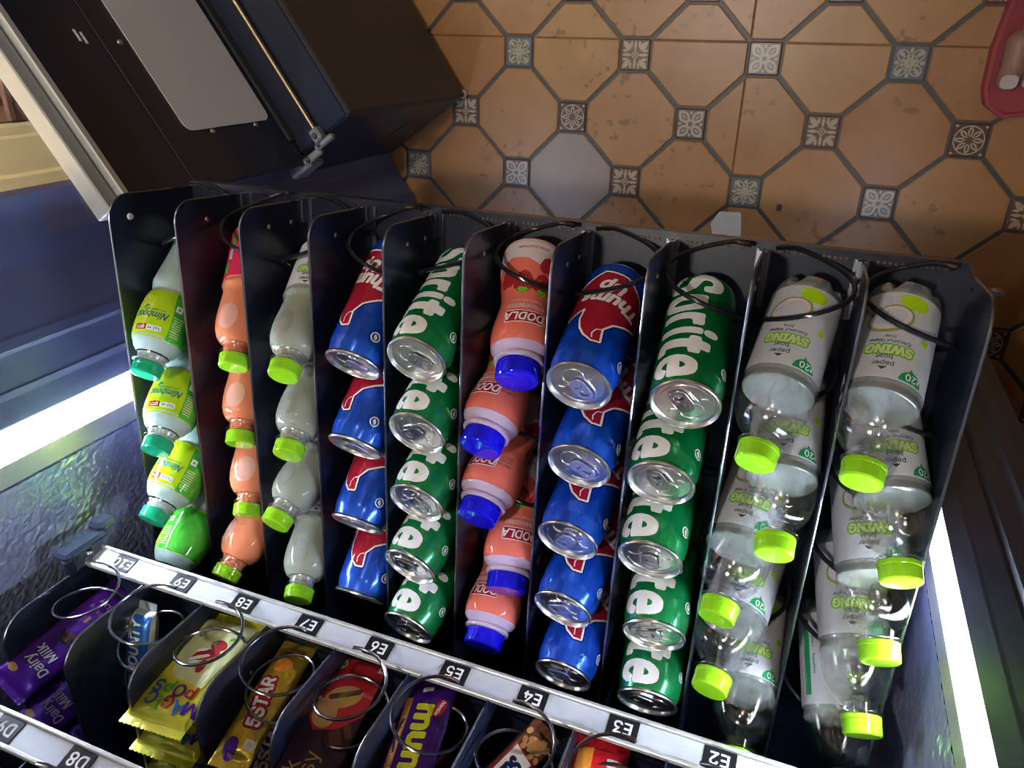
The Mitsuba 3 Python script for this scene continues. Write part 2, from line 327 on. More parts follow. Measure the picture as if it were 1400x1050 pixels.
for i, (x, y, r, w) in enumerate(LAMPS):
    k = thing('ceiling_downlight', ['round warm downlight in the ceiling over the left of the shop', 'round warm downlight in the ceiling farther out in front of the machine', 'round warm downlight in the ceiling at the far left corner'][i], 'ceiling light')
    put(k + '__rim', mikit.ply(lathe([(r, 0), (r + .012, 0), (r + .012, .01), (r, .01), (r, 0)], 32), ALU, smooth=30), trans(x, y, CEIL - .011))
    dsk = lathe([(0, 0), (r, 0)], 32); dsk.invert()
    if dsk.face_normals[0][2] > 0: dsk.invert()
    put(k + '__lens', {**mikit.ply(dsk, WHITE), 'emitter': {'type': 'area', 'radiance': rgb(np.array(LAMP) * w)}}, trans(x, y, CEIL - .006))

# a light added over the pilaster, out of the frame, to brighten the right wall
k = thing('added_wall_light', 'added warm light, out of view, brightening the cream pilaster on the right wall', 'added light')
q = mesh([(1.10, -.75, .46), (1.10, .45, .46), (1.18, .45, .52), (1.18, -.75, .52)], [(0, 1, 2), (0, 2, 3)])
if q.face_normals[0][2] > 0: q.invert()
put(k + '__lens', {**mikit.ply(q, WHITE), 'emitter': {'type': 'area', 'radiance': rgb((34., 30.5, 23.))}})
put(k + '__housing', mikit.ply(prism_y([(1.09, .44), (1.10, .463), (1.18, .523), (1.19, .55), (1.30, .55), (1.30, .60), (1.08, .60)], -.76, .46), FASCIA))

# ------------------------------------------------------------------ the vending machine cabinet
VM = thing('vending_machine', 'dark vending machine with an open door, two bright LED strips and pulled-out trays', 'vending machine')
def prism(poly, z0, z1):
    m = extrude(Polygon(poly), z1 - z0); m.apply_translation((0, 0, z0)); return m
Z0, Z1 = FLOOR + 0.005, 1.30
put(VM + '__side_frame', mikit.ply(prism([(.80, .95), (.80, .2535), (.7975, .2515), (.806, .240), (.806, .196), (.815, .1745), (.8165, .168), (.8205, .168), (.829, .138), (.829, .1335), (.833, .1245), (.838, .1225), (.872, .074), (.8745, .069), (.876, 0.001), (.90, 0.0), (.90, .95)], Z0, Z1), PAINT_GLARE), label='navy painted right side frame with vertical folds, lightened for LED glare')
put(VM + '__side_frame', mikit.ply(prism([(-.03, .95), (-.03, .2635), (-.0335, .2535), (-.0335, .215), (-.045, .2045), (-.0475, .203), (-.060, .1925), (-.0625, .1925), (-.064, .187), (-.075, .179), (-.078, .172), (-.087, .168), (-.10, .168), (-.10, .95)], Z0, Z1), FASCIA), label='dark left side frame with vertical folds')
def embossed(x, y0, y1, z0, z1, sign, d):       # a sheet with a stucco relief, its face towards sign * x
    ny, nz = int((y1 - y0) / d) + 1, int((z1 - z0) / d) + 1
    y, z = np.meshgrid(np.linspace(y0, y1, ny), np.linspace(z0, z1, nz), indexing='ij')
    q = np.stack([y * 1.0, z * 1.0, 0 * y], -1)
    wv = meshkit.noise(q * 150, 3) * 1.2
    h = meshkit.noise(np.stack([y * 300 + wv, z * 300 - wv, 0 * y], -1), 5)
    xx = x + sign * (.0011 * h - .00055)
    v = np.stack([xx, y, z], -1).reshape(-1, 3); k = np.arange(ny * nz).reshape(ny, nz)
    a, b, c, e = k[:-1, :-1].ravel(), k[1:, :-1].ravel(), k[1:, 1:].ravel(), k[:-1, 1:].ravel()
    f = np.vstack([np.c_[a, b, c], np.c_[a, c, e]]) if sign > 0 else np.vstack([np.c_[a, c, b], np.c_[a, e, c]])
    return mesh(v, f)
put(VM + '__liner_panel', mikit.ply(cat_(embossed(.797, .2520, .60, -.15, .44, -1, .0012), cube(.797, .8005, .60, .948, -.60, 1.25), cube(.797, .8005, .2545, .60, .44, 1.25), cube(.797, .8005, .2545, .60, -.60, -.15)), EMBOSS, smooth=True), label='embossed metal inner side wall on the right')
put(VM + '__liner_panel', mikit.ply(cat_(embossed(-.0268, .2615, .56, -.30, .30, 1, .0012), cube(-.0298, -.0268, .56, .948, -.60, 1.25), cube(-.0298, -.0268, .2645, .56, .30, 1.25), cube(-.0298, -.0268, .2645, .56, -.60, -.30)), EMBOSS, smooth=True), label='embossed metal inner side wall on the left')
put(VM + '__back_panel', mikit.ply(cube(-.10, .90, .95, .975, Z0, Z1), PAINT))
put(VM + '__base_panel', mikit.ply(cube(-.03, .80, .36, .95, Z0, -.50), PAINT))
put(VM + '__top_panel', mikit.ply(cube(-.10, .90, .0, .975, Z1, Z1 + .03), PAINT))
def led(x0, x1, y0, y1, ch):
    put(VM + '__led_channel', mikit.ply(ch, ALU, smooth=20))
    k = put(VM + '__led_strip', {**mikit.ply(cube(x0, x1, y0, y1, -.02, .40), WHITE), 'emitter': {'type': 'area', 'radiance': rgb(LED)}}, label='bright white vertical LED strip')
led(.7975, .8055, .2045, .2255, cat_(cube(.7985, .8055, .226, .2525, -.03, .41, .002)))
led(-.0333, -.0260, .2195, .2375, cat_(cube(-.0333, -.0268, .240, .2625, -.03, .41, .002)))

# the door, hinged at the right and swung wide open
DA, DD, DN = np.array([.7176, -.056, 0.0]), np.array([.5708, -.8211, 0.0]), np.array([.8211, .5708, 0.0])
DM = eye(); DM[:3, 0], DM[:3, 1], DM[:3, 3] = DD, DN, DA       # local: x along the door, y from the camera into it, z up
DR = VM + '__door'
put(DR, mikit.ply(cat_(cube(0, .86, .006, .186, FLOOR + .012, -.272, .004), cube(-.015, .86, .104, .142, -.272, .047, .003)), PAINT), DM, label='open door, dark inside with a lower bin housing')
put(DR + '__bin_front', mikit.ply(cube(.0, .86, -.001, .0065, FLOOR + .012, -.268, .003), FASCIA), DM, label='dull charcoal front of the bin housing')
pl = rrect(.42, .1565, .012); m = extrude(pl, .0012); m.apply_transform(np.array([[1, 0, 0, .266], [0, 0, 1, .1020], [0, 1, 0, -.171], [0, 0, 0, 1]]))
put(DR + '__access_plate', mikit.ply(m, GREY_PLATE), DM, label='light grey cover plate with rounded corners')
scr = mikit.ply(lathe([(0, .0032), (.002, .003), (.0035, .0016), (.0037, 0)], 14), STEEL, smooth=40)
FLIP = np.array([[1, 0, 0, 0], [0, 0, -1, 0], [0, 1, 0, 0], [0, 0, 0, 1.]])
for s_, z_ in ((.174, -.080), (.052, -.133), (.052, -.215), (.33, -.08)): put(DR + '__screw', scr, DM @ trans(s_, .1038, z_) @ FLIP)
put(DR + '__fold_line', mikit.ply(cube(-.012, .86, .1022, .1042, -.0565, -.0545, .0006), PAINT), DM)
put(DR + '__edge_flange', mikit.ply(cube(.02, .86, .099, .104, -.272, -.2585, .001), FASCIA), DM)
put(DR + '__slot_label', mikit.ply(cat_(cube(.176, .190, .1030, .1045, -.0300, -.0275), cube(.173, .187, .1030, .1045, -.0365, -.034)), LABEL_WHITE), DM)
put(DR + '__lock_rod', mikit.ply(tube([(.012, .060, -.2655), (.40, .060, -.2655), (.84, .060, -.2655)], .0032, 10), BRASS, smooth=40), DM, label='thin brassy lock rod')
put(DR + '__lock_bracket', mikit.ply(cat_(cube(-.004, .014, .052, .068, -.272, -.258, .002), cube(-.012, -.004, .040, .075, -.272, -.262, .002), cube(-.018, -.008, .07, .105, -.272, -.263, .002), cube(-.021, -.012, .098, .14, -.30, -.268, .002)), satin('bracket_zinc', (.22, .22, .23), .45, .4, .5)), DM)
for q in ((.004, .060, -.2585), (-.006, .066, -.2625), (-.013, .095, -.2635)): put(DR + '__bracket_bolt', mikit.ply(lathe([(0, .004), (.003, .004), (.0045, .002), (.0045, 0)], 12), STEEL, smooth=40), DM @ trans(*q))
put(DR + '__end_slot', mikit.ply(extrude(rrect(.010, .075, .005), .002), FASCIA, smooth=20), DM @ np.array([[0, 0, -1, .0008], [0, 1, 0, .09], [1, 0, 0, -.52], [0, 0, 0, 1.]]))
put(DR + '__caster', mikit.ply(lathe([(0, 0), (.006, 0), (.008, .004), (.006, .012), (0, .012)], 14), WHITE, smooth=40), DM @ trans(.006, .006, FLOOR + .0002), label='small white foot')
put(DR + '__window_trim', mikit.ply(cube(-.017, .86, .092, .108, .047, .0565, .0015), ALU), DM, label='bright aluminium ledge of the door window')
put(DR + '__window_rail', mikit.ply(cube(-.017, .86, .100, .125, .0585, .0755, .0015), satin('brushed_rail', (.30, .30, .285), .5, .4, .3)), DM, label='brushed aluminium rail of the door window')
put(DR + '__window_stile', mikit.ply(cube(.83, .86, .10, .135, .0755, 1.25, .002), ALU), DM)
put(DR + '__window_head', mikit.ply(cube(-.017, .86, .10, .135, 1.22, 1.28, .002), ALU), DM)
pane = mesh([(-.017, .115, .0755), (.83, .115, .0755), (.83, .115, 1.22), (-.017, .115, 1.22)], [(0, 1, 2), (0, 2, 3)])
put(DR + '__pane', mikit.ply(pane, GLASS), DM, label='clear glass of the door window')

# ------------------------------------------------------------------ trays
def divider_mesh(L, h, r=.020, t=.0006):
    pts = [(0.0, 0.0)] + [(r - r * math.sin(a), h - r + r * math.cos(a)) for a in np.linspace(math.pi / 2, 0, 9)] + [(L, h), (L, 0)]
    m = extrude(Polygon(pts), 2 * t)
    m.apply_transform(np.array([[0, 0, 1, -t], [1, 0, 0, 0], [0, 1, 0, 0], [0, 0, 0, 1.]]))
    return m
def divider_edge(L, h, r=.020):
    pts = [(0, 0, .03), (0, 0, .06)] + [(0, r - r * math.sin(a), h - r + r * math.cos(a)) for a in np.linspace(math.pi / 2, 0, 9)] + [(0, L * .4, h), (0, L, h)]
    return tube(pts, .0011, 6)
def tray_floor(y0, L, cols=10):
    g = sbox(-.0015, y0, cols * P + .0015, y0 + L)
    holes = []
    for k in range(cols):
        for j in range(13): holes.append(at(Point(0, 0).buffer(.00125, 2), k * P + .0115 + j * .0043, y0 + .006))
        for dx in (.022, .031): holes.append(sbox(k * P + dx, y0 + .043, k * P + dx + .0025, y0 + .050))
    return extrude(g.difference(unary_union(holes)), .001)
def coil(sign, pitch, L, r, y0=0.0, rw=.0020, start=-0.9, zc=None):
    n = int(L / pitch * 26)
    th = np.linspace(start, 2 * np.pi * L / pitch, n)
    y = np.maximum(y0 + pitch * th / (2 * np.pi), y0 - .004)
    z = (zc or r + .003) - r * np.cos(th)
    return tube(np.stack([sign * r * np.sin(th), y, z], 1), rw, 7)
DT = thing('drinks_tray', 'black metal drinks tray pulled out over the tiled floor, ten lanes wide', 'tray')
Lf = .60
fl = tray_floor(-.006, Lf)
put(DT, mikit.ply(cat_(fl, cube(-.0015, 10 * P + .0015, -.0065, -.0055, -.014, .001)), PAINT), TRAY)
dv = mikit.ply(divider_mesh(.56, .105), PAINT); de = mikit.ply(divider_edge(.56, .105), EDGE, smooth=40)
foot = mikit.ply(cat_(cube(-.006, .006, .0, .05, .001, .0022, .0004), cube(-.0035, -.0008, 0, .022, .002, .014), cube(.0008, .0035, 0, .022, .002, .014)), EDGE)
riv = mikit.ply(lathe([(0, .0012), (.0016, .001), (.0024, 0)], 10), STEEL, smooth=40)
SIDE = np.array([[0, 0, -1, 0], [0, 1, 0, 0], [1, 0, 0, 0], [0, 0, 0, 1.]])
for k in range(11):
    if k in (0, 10):
        g = 'side_wall'
        w = mikit.ply(divider_mesh(.59, .112, .024, .0008), PAINT); e = mikit.ply(divider_edge(.59, .112, .024), EDGE, smooth=40)
    else: g, w, e = 'divider', dv, de
    M = TRAY @ trans(k * P, -.001, 0)
    d = put(DT + '__' + g, w, M); put(d + '__edge', e, M)
    if 0 < k < 10:
        put(d + '__foot', foot, M)
        put(d + '__rivet', riv, M @ trans(-.0006, .020, .064) @ SIDE)
        put(d + '__rivet', riv, M @ trans(-.0006, .020, .030) @ SIDE)
put(DT + '__stud', mikit.ply(lathe([(0, .002), (.003, .0018), (.0034, 0)], 14), WHITE, smooth=40), TRAY @ trans(10 * P - .0008, .021, .088) @ SIDE, label='small white stud on the end wall')
put(DT + '__bracket', mikit.ply(extrude(rrect(.022, .016, .006), .0016), PAINT), TRAY @ trans(-.009, .008, .030) @ FLIP, label='screw lug on the end wall')
put(DT + '__bracket_screw', mikit.ply(cat_(lathe([(0, .0022), (.002, .002), (.0033, .0008), (.0036, 0)], 14)), STEEL, smooth=40), TRAY @ trans(-.015, .0066, .030) @ FLIP)
PITCH = {1: .070, 2: .070, 3: .070, 4: .070, 5: .070, 6: .070, 7: .084, 8: .084, 9: .084, 10: .084}
cl = {}
for k in range(1, 11):
    s = 1 if k % 2 else -1
    if (s, PITCH[k]) not in cl: cl[s, PITCH[k]] = mikit.ply(coil(s, PITCH[k], .44, .0345), WIRE, smooth=40)
    put(DT + '__coil', cl[s, PITCH[k]], TRAY @ trans((k - .5) * P, -.001, 0))
peg = mikit.ply(lathe([(0, .010), (.0022, .010), (.003, .0085), (.003, .006), (.002, .005), (.002, 0), (0, 0)], 12), WIRE, smooth=40)
for k in range(1, 11): put(DT + '__peg', peg, TRAY @ trans((k - .5) * P, .519, .001))

def snack_tray(name, label, z, front, goods=True):
    t = thing(name, label, 'tray')
    O = trans(0, .343, z)
    put(t, mikit.ply(cat_(tray_floor(.004, .55), cube(-.0015, 10 * P + .0015, .0035, .0045, -.006, .001)), PAINT), O)
    M = O @ np.array([[1, 0, 0, 0], [0, math.cos(.25), math.sin(.25), 0], [0, -math.sin(.25), math.cos(.25), 0], [0, 0, 0, 1.]])
    put(t + '__label_rail', mikit.ply(cat_(cube(-.004, 10 * P + .004, -.004, .002, -.005, -.0015, .0008), cube(-.004, 10 * P + .004, -.004, .002, .0175, .021, .0008), cube(-.004, 10 * P + .004, .0, .002, -.004, .019)), ALU), M, label='long aluminium label rail')
    put(t + '__rail_insert', mikit.ply(cube(.0, 10 * P, -.0012, .0002, -.0012, .0172), STRIP_IN), M)
    tg = mikit.ply(cube(-.0125, .0125, -.0022, -.0010, -.0008, .0168, .0004), TAGM)
    for k in range(1, 11):
        x = (k - .5) * P + {3: .001, 4: .003, 8: -.001, 10: .002}.get(k, 0)
        q = put(t + '__price_tag', tg, M @ trans(x, 0, 0))
        g = extrude(txt(f'{front}{k}', .0098, True), .0003)
        put(q + '__lettering', mikit.ply(g, WHITE), M @ trans(x, -.0021, .008) @ FLIP, label=f'white lettering {front}{k}')
    dv = mikit.ply(divider_mesh(.54, .118, .030), PAINT); de = mikit.ply(divider_edge(.54, .118, .030), EDGE, smooth=40)
    for k in range(11):
        d = put(t + ('__side_wall' if k in (0, 10) else '__divider'), dv, O @ trans(k * P + (.003 if k == 10 else -.003 if k == 0 else 0), .004, 0)); put(d + '__edge', de, O @ trans(k * P + (.003 if k == 10 else -.003 if k == 0 else 0), .004, 0))
        if 0 < k < 10:
            for yy in (.035, .075): put(d + '__rivet', riv, O @ trans(k * P - .0006, yy, .05) @ SIDE)
    for k in range(1, 11):
        s = 1 if k % 2 else -1
        put(t + '__coil', sc[s], O @ trans((k - .5) * P, 0, 0))
    return t
sc = {s: mikit.ply(coil(s, .034, .40, .0307, -.0105, .0015, -.45, .0548), COILM, smooth=40) for s in (1, -1)}
ST = snack_tray('snack_tray', 'black snack tray with the label rail numbered E above the drinks', .205, 'E')
put(ST + '__slide_bracket', mikit.ply(cat_(cube(.752, .772, .325, .333, -.012, .040, .003), cube(.756, .776, .318, .330, -.030, -.006, .004), cube(.752, .760, .330, .42, .030, .042, .002)), PAINT), trans(0, 0, .205), label='black slide bracket at the end of the tray')
put(ST + '__slide_screw', mikit.ply(lathe([(0, .003), (.003, .0026), (.0042, 0)], 12), STEEL, smooth=40), trans(.7545, .338, .217) @ FLIP)
DTR = snack_tray('upper_snack_tray', 'black snack tray with the label rail numbered D, higher than the E tray', .3915, 'D')

# ------------------------------------------------------------------ drinks: shapes of each kind, then every single one
def kit(parts, root, M, lid_turn=None):
    for name, shape, *lab in parts:
        MM = M
        if lid_turn is not None and name in ('lid__tab', 'lid__opening'): MM = M @ rotz(math.radians(lid_turn))
        put(root + '__' + name, shape, MM, label=lab[0] if lab else None)
CB = [(0, .004), (.012, .0035), (.0175, .0018), (.0195, 0), (.0215, .001), (.0262, .0075), (.0275, .013), (.0275, .1115), (.0271, .1165), (.0255, .1235), (.0250, .1258)]
CL = [(.0250, .1258), (.0263, .1268), (.0268, .1282), (.0263, .1296), (.0254, .1300), (.0247, .1290), (.0240, .1258), (.0232, .1252), (.0226, .1258), (.0224, .1266), (0, .1266)]
crad = radfn(CB[4:])
def can_kit(paint, prints, tabm):
    m, w = lathe(CB, 48, True)
    parts = [('body', mikit.ply(m, paint, smooth=True, uv=w)), ('lid', mikit.ply(lathe(CL, 48), LIDM, smooth=35), 'silvery can end')]
    tab = rrect(.0135, .0225, .006).difference(at(rrect(.0085, .0075, .003), 0, -.0045)).difference(at(rrect(.007, .0016, .0007), 0, .0035))
    t = extrude(tab, .0016); t.apply_translation((0, -.004, .1279))
    rv = lathe([(0, .1296), (.0018, .1294), (.0028, .128), (.0028, .1266)], 14); rv.apply_translation((0, .0015, 0))
    parts.append(('lid__tab', mikit.ply(cat_(t, rv), tabm, smooth=30)))
    op = ell(.0195, .0165).difference(ell(.0181, .0151)); o = extrude(at(op, 0, .0095), .0009); o.apply_translation((0, 0, .1265))
    arcs = Point(0, 0).buffer(.0195, 16).difference(Point(0, 0).buffer(.0188, 16)).intersection(sbox(-.03, -.03, .03, -.004)); a2 = extrude(arcs, .0009); a2.apply_translation((0, 0, .1265))
    wav = LineString([(-.0175, .004), (-.0135, .0015), (-.0095, .003), (-.009, -.009), (-.005, -.0165), (.005, -.0165), (.009, -.009), (.0095, .003), (.0135, .0015), (.0175, .004)]).buffer(.0004, 3); a3 = extrude(wav, .0009); a3.apply_translation((0, 0, .1265))
    parts.append(('lid__opening', mikit.ply(cat_(o, a2, a3), LIDM, smooth=30)))
    for nm, g, mm in prints: parts.append((nm, mikit.ply(wrap(g, crad), mm, smooth=40)))
    return parts
def glyph(c, v0, v1):                          # one letter of the big lettering, running up the can, its top towards -u
    m = meshkit.text_mesh(c, .043, .001, True)
    top = m.faces[(m.vertices[m.faces][:, :, 2] > .0009).all(1)]
    g = unary_union([Polygon(m.vertices[t][:, :2]).buffer(2e-6) for t in top])
    g = affinity.skew(g, 7, origin=(0, 0))
    x0, _, x1, _ = g.bounds
    g = affinity.affine_transform(g, [(v1 - v0 - .0016) / (x1 - x0), 0, 0, 1, -x0 * (v1 - v0 - .0016) / (x1 - x0) + v0 + .0008, 0]).buffer(-.0007, 5).buffer(.0019, 5)
    return affinity.affine_transform(g, [0, -1, 1, 0, .0215, 0]).simplify(.0002)
sp = unary_union([glyph(c, a, b) for c, a, b in (('S', .0065, .0295), ('p', .0315, .0520), ('r', .0540, .0690), ('i', .0710, .0800), ('t', .0820, .1000), ('e', .1020, .1225))])
mark = unary_union([Point(0, 0).buffer(.0048, 8).difference(Point(0, 0).buffer(.0036, 8)), at(ell(.003, .0055), 0, 0, 20)])
GREEN_KIT = can_kit(GREEN_CAN, [('logo', sp, WHITE), ('emblem', at(mark, -.039, .104), WHITE)], TABM)
red = Polygon([(34, 50), (33, 33), (19, 26), (7, 18), (-12, 20), (-30, 31), (-38, 45), (-37, 58), (-24, 64), (-13, 70), (-6.5, 78), (-8, 90), (-2, 90.5), (5, 86), (10, 79), (13, 70), (12, 58), (28, 66)]).buffer(1.2).buffer(-1.2)
red = affinity.scale(red, .00104, .00113, origin=(0, 0))
wht = red.buffer(.0019, 4); nvy = wht.buffer(.0010, 4)
nail = affinity.scale(LineString([(-6, 79), (-2.5, 80), (-.5, 84), (-1.5, 88)]).buffer(.5), .00104, .00113, origin=(0, 0))
tw1, tw2 = at(txt('Thums', .0125, True, 1.0, .25, .0006), -.005, .0535, -6), at(txt('Up', .0120, True, 1.05, .25, .0006), -.003, .0365, -6); tw = tw1.union(tw2)
BLUE_KIT = can_kit(BLUE_CAN, [('outline', nvy.difference(wht.buffer(-.0001)), NAVY_PRINT), ('border', wht.difference(red), WHITE), ('badge', red.difference(tw.union(nail)), RED_PRINT), ('logo', tw1.intersection(red), WHITE), ('logo', tw2.intersection(red), WHITE), ('thumb_nail', nail, WHITE), ('emblem', at(mark, -.037, .106), WHITE)], satin('tab_lilac', (.42, .45, .75), .3, .5, .8))
ORD = ['frontmost', 'second from the front', 'third from the front', 'fourth from the front', 'fifth from the front']
CANS = [(3, .1922, .041, 27.4, -4.4, 16, 20), (3, .1967, .1107, 26.7, -2., 20, 10), (3, .1965, .1804, 27.2, -1.6, 20, 165), (3, .191, .2516, 27.6, -4.3, 18, 90), (3, .1869, .3228, 27.9, -3.4, 12, 60),
        (4, .2658, .0407, 27.8, -.4, -4, 215), (4, .2575, .1103, 27.3, .7, -6, 240), (4, .2591, .1823, 26.8, 1.8, -4, 150), (4, .2538, .2545, 25.7, 3.7, -2, 120), (4, .2533, .3251, 25.9, 1.5, -4, 100),
        (6, .4122, .0426, 28.2, -1.7, 8, 235), (6, .4076, .1118, 27.6, -.1, 4, 110), (6, .4054, .1817, 27.4, .9, 4, 200), (6, .4053, .2532, 27.3, 4.1, 2, 80), (6, .4062, .3255, 26.8, 4.5, 2, 120),
        (7, .4815, .036, 44, 0, 26, 200), (7, .4800, .119, 44, 1, 30, 180), (7, .4815, .203, 44.5, .5, 22, 170), (7, .4830, .288, 45.5, 0, 10, 160)]
cnt = {}
for lane, x, y, ph, ps, ro, lt in CANS:
    i = cnt.get(lane, 0); cnt[lane] = i + 1
    if lane in (3, 6):
        where = 'in the row next to clear water bottles' if lane == 3 else 'in the row next to pink milk bottles'
        r = thing('soda_can', f'green soda can, {ORD[i]} {where}', 'can', 'green soda cans ' + where)
        kit(GREEN_KIT, r, lean(x, y, ph, ps, .0195, ro), lt)
    else:
        where = 'in the row next to blue-capped milk bottles' if lane == 4 else 'in the row next to cloudy drinks'
        r = thing('cola_can', f'blue cola can, {ORD[i]} {where}', 'can', 'blue cola cans ' + where)
        kit(BLUE_KIT, r, lean(x, y, ph, ps, .0195, ro), lt)

def cap_kit(mat_, L, rc, hc, neck_r, flange=True):
    n = 60; t = np.arange(n) * 2 * np.pi / n
    prof = [(rc - .0006, L - hc), (rc, L - hc + .0006), (rc, L - hc + .0036), (rc - .0005, L - hc + .004), (rc - .0002, L - hc + .0046), (rc - .0004, L - .0016), (rc - .0014, L - .0003), (rc - .003, L), (0, L)]
    m = lathe([(0, L - hc)] + prof, 60)
    v = m.vertices.copy(); a = np.arctan2(v[:, 1], v[:, 0]); zz = (v[:, 2] > L - hc + .0042) & (v[:, 2] < L - .001)
    k = 1 - .012 * (np.round(a / (2 * np.pi) * 60).astype(int) % 2) * zz
    v[:, :2] *= k[:, None]; m.vertices = v
    out = [('cap', mikit.ply(m, mat_, smooth=25))]
    return out
# coconut water: water-filled bottle with a petal base, white label, dome shoulder and lime cap
LC = .1637
WB = [(0, .005), (.006, .0045), (.014, .002), (.0205, .0008), (.0245, .0035), (.0265, .009), (.0272, .0135), (.0266, .0155), (.0272, .0172), (.0272, .0925), (.0263, .0942), (.0263, .0962), (.0272, .0985), (.0273, .106), (.0268, .114), (.0255, .1215), (.0232, .1285), (.0200, .1340), (.0165, .1375), (.0140, .1392), (.0125, .1405), (.0122, .1460), (.0122, .1490), (0, .1490)]
wr = radfn(WB[3:])
lab = lambda z: np.full_like(z, .0275)
def badge(): return Point(0, 0).buffer(.0088, 14).intersection(sbox(-.02, -.02, .02, 0)).union(Polygon([(-.0015, -.008), (.0018, -.008), (.0012, -.0112)]))
rup = unary_union([txt('20', .0052, True), at(unary_union([sbox(-.0012, .0012, .0014, .0019), sbox(-.0012, -.0002, .0014, .0005), LineString([(-.001, -.0008), (.0010, -.0024)]).buffer(.0004), LineString([(.0006, .0015), (-.0005, -.0008)]).buffer(.0004)]), -.0062, 0)])
sw = txt('SWING', .0066, True, 1.0, .1, .0003)
coc = lambda: at(ell(.033, .024), .006, .041, 20)
clover = unary_union([at(Point(0, 0).buffer(.0016, 5), .0015 * math.cos(a), .0015 * math.sin(a)) for a in (0.3, 1.9, 3.5, 5.0)])
bx0 = badge()
COC_PRINTS = [
    ('price_badge', at(bx0, -.0165, .0912).difference(at(rup, -.0165, .0872)), GREEN_PRINT),
    ('price', at(rup, -.0165, .0872), WHITE),
    ('logo_outline', at(sw.buffer(.0011), .002, .0685).difference(at(sw, .002, .0685)), LEAF_PRINT),
    ('logo', at(sw, .002, .0685), PALE_LIME),
    ('maker_lettering', unary_union([at(txt('paper', .0036, False, 1.1), .004, .0800), at(txt('boat', .0036, False, 1.1), .004, .0750), at(Polygon([(-.003, 0), (.003, 0), (.0015, .0014), (0, .0026), (-.0015, .0014)]), .004, .0835)]), DARK_TEXT),
    ('flavour_lettering', unary_union([at(txt('Coconut Water', .0028, False, 1.05), .003, .0612), at(txt('Drink', .0022, False), .003, .0571)]), DARK_TEXT),
    ('coconut_rim', coc().difference(at(ell(.029, .020), .006, .0405, 20)), gloss('olive_print', (.24, .30, .09))),
    ('coconut_flesh', at(ell(.029, .020), .006, .0405, 20).difference(at(ell(.022, .014), .006, .0402, 20)), CREAM_PRINT),
    ('coconut_wedge', at(ell(.021, .013), -.008, .0245, -8), LIME_PRINT),
    ('clover', at(clover, -.0215, .0545), LIME_PRINT)]
side = unary_union([at(txt(s, .0022, False), .046, z, 90) for s, z in (('Nutrition', .04), ('Ingredients', .06))] + [sbox(.050, .022, .056, .085)])
def petal_base():
    m = lathe(WB[:9] + [(.0268, .0175), (0, .0175)], 50)
    v = m.vertices.copy(); a = np.arctan2(v[:, 1], v[:, 0]); w = np.clip((.013 - v[:, 2]) / .012, 0, 1) * np.clip(np.hypot(v[:, 0], v[:, 1]) / .012, 0, 1)
    g = np.maximum(0, np.cos(5 * a)) ** 4
    v[:, 2] += .006 * g * w; v[:, :2] *= (1 - .17 * g * w)[:, None]
    m.vertices = v; return m
bub = lathe([(.0088 * math.cos(t), .0030 * math.sin(t)) for t in np.linspace(-.5, 1.57, 9)], 24); bub.apply_transform(trimesh.transformations.rotation_matrix(math.radians(52), (1, 0, 0))); bub.apply_translation((0, -.0190, .1265))
COC_KIT = [('bottle', mikit.ply(lathe(WB[8:], 50), SHELL, smooth=35), 'clear bottle shoulder'), ('base', mikit.ply(petal_base(), PETAL, smooth=35), 'clear petal-shaped base'),
           ('liquid', mikit.ply(lathe([(0, .0178), (.0266, .0178), (.0266, .0925), (.0258, .0942), (.0258, .0962), (.0265, .0985), (.0266, .1010), (.0255, .1022), (.018, .1032), (.009, .1040), (0, .1042)], 50), LIQUID, smooth=40), 'cloudy coconut water'),
           ('air_bubble', mikit.ply(bub, SHELL, smooth=40)),
           ('label', mikit.ply(lathe([(.0275, .0165), (.0275, .0925)], 50), FILM, smooth=30), 'white wrap-round label'),
           ('neck_ring', mikit.ply(lathe([(.0124, .1462), (.0162, .1466), (.0166, .1473), (.0162, .1480), (.0124, .1483)], 36), CLEAR, smooth=40))]
COC_KIT += cap_kit(CAP_LIME, LC, .0149, .0150, .0122)
COC_KIT += [('label__' + nm, mikit.ply(wrap(g, lab, .0002), mm)) for nm, g, mm in COC_PRINTS]
COC_KIT += [('label__small_print', mikit.ply(wrap(side, lab, .0002), GREEN_PRINT))]
COC = [(1, .0406, .0229, 40.4, 5.5, 0), (1, .0453, .0955, 39.8, -10.5, 2), (1, .042, .164, 40.6, -9.6, 14), (1, .0423, .2354, 39.2, -10.2, 12), (1, .0423, .3080, 39., -10, -45),
       (2, .1087, .0281, 38.2, 6.3, 0), (2, .1102, .0991, 36.6, -2.9, 0), (2, .1154, .1708, 34.2, 6.5, -4), (2, .1096, .25, 27.2, 7., -8), (2, .1035, .319, 27.5, -1.6, -6)]
for lane, x, y, ph, ps, ro in COC:
    i = cnt.get(lane, 0); cnt[lane] = i + 1
    where = 'in the end row by an LED' if lane == 1 else 'in the row next to green cans'
    r = thing('water_bottle', f'clear lime-capped water bottle, {ORD[i]} {where}', 'bottle', 'coconut water bottles ' + where)
    kit(COC_KIT, r, lean(x, y, ph, ps, .0205, ro))

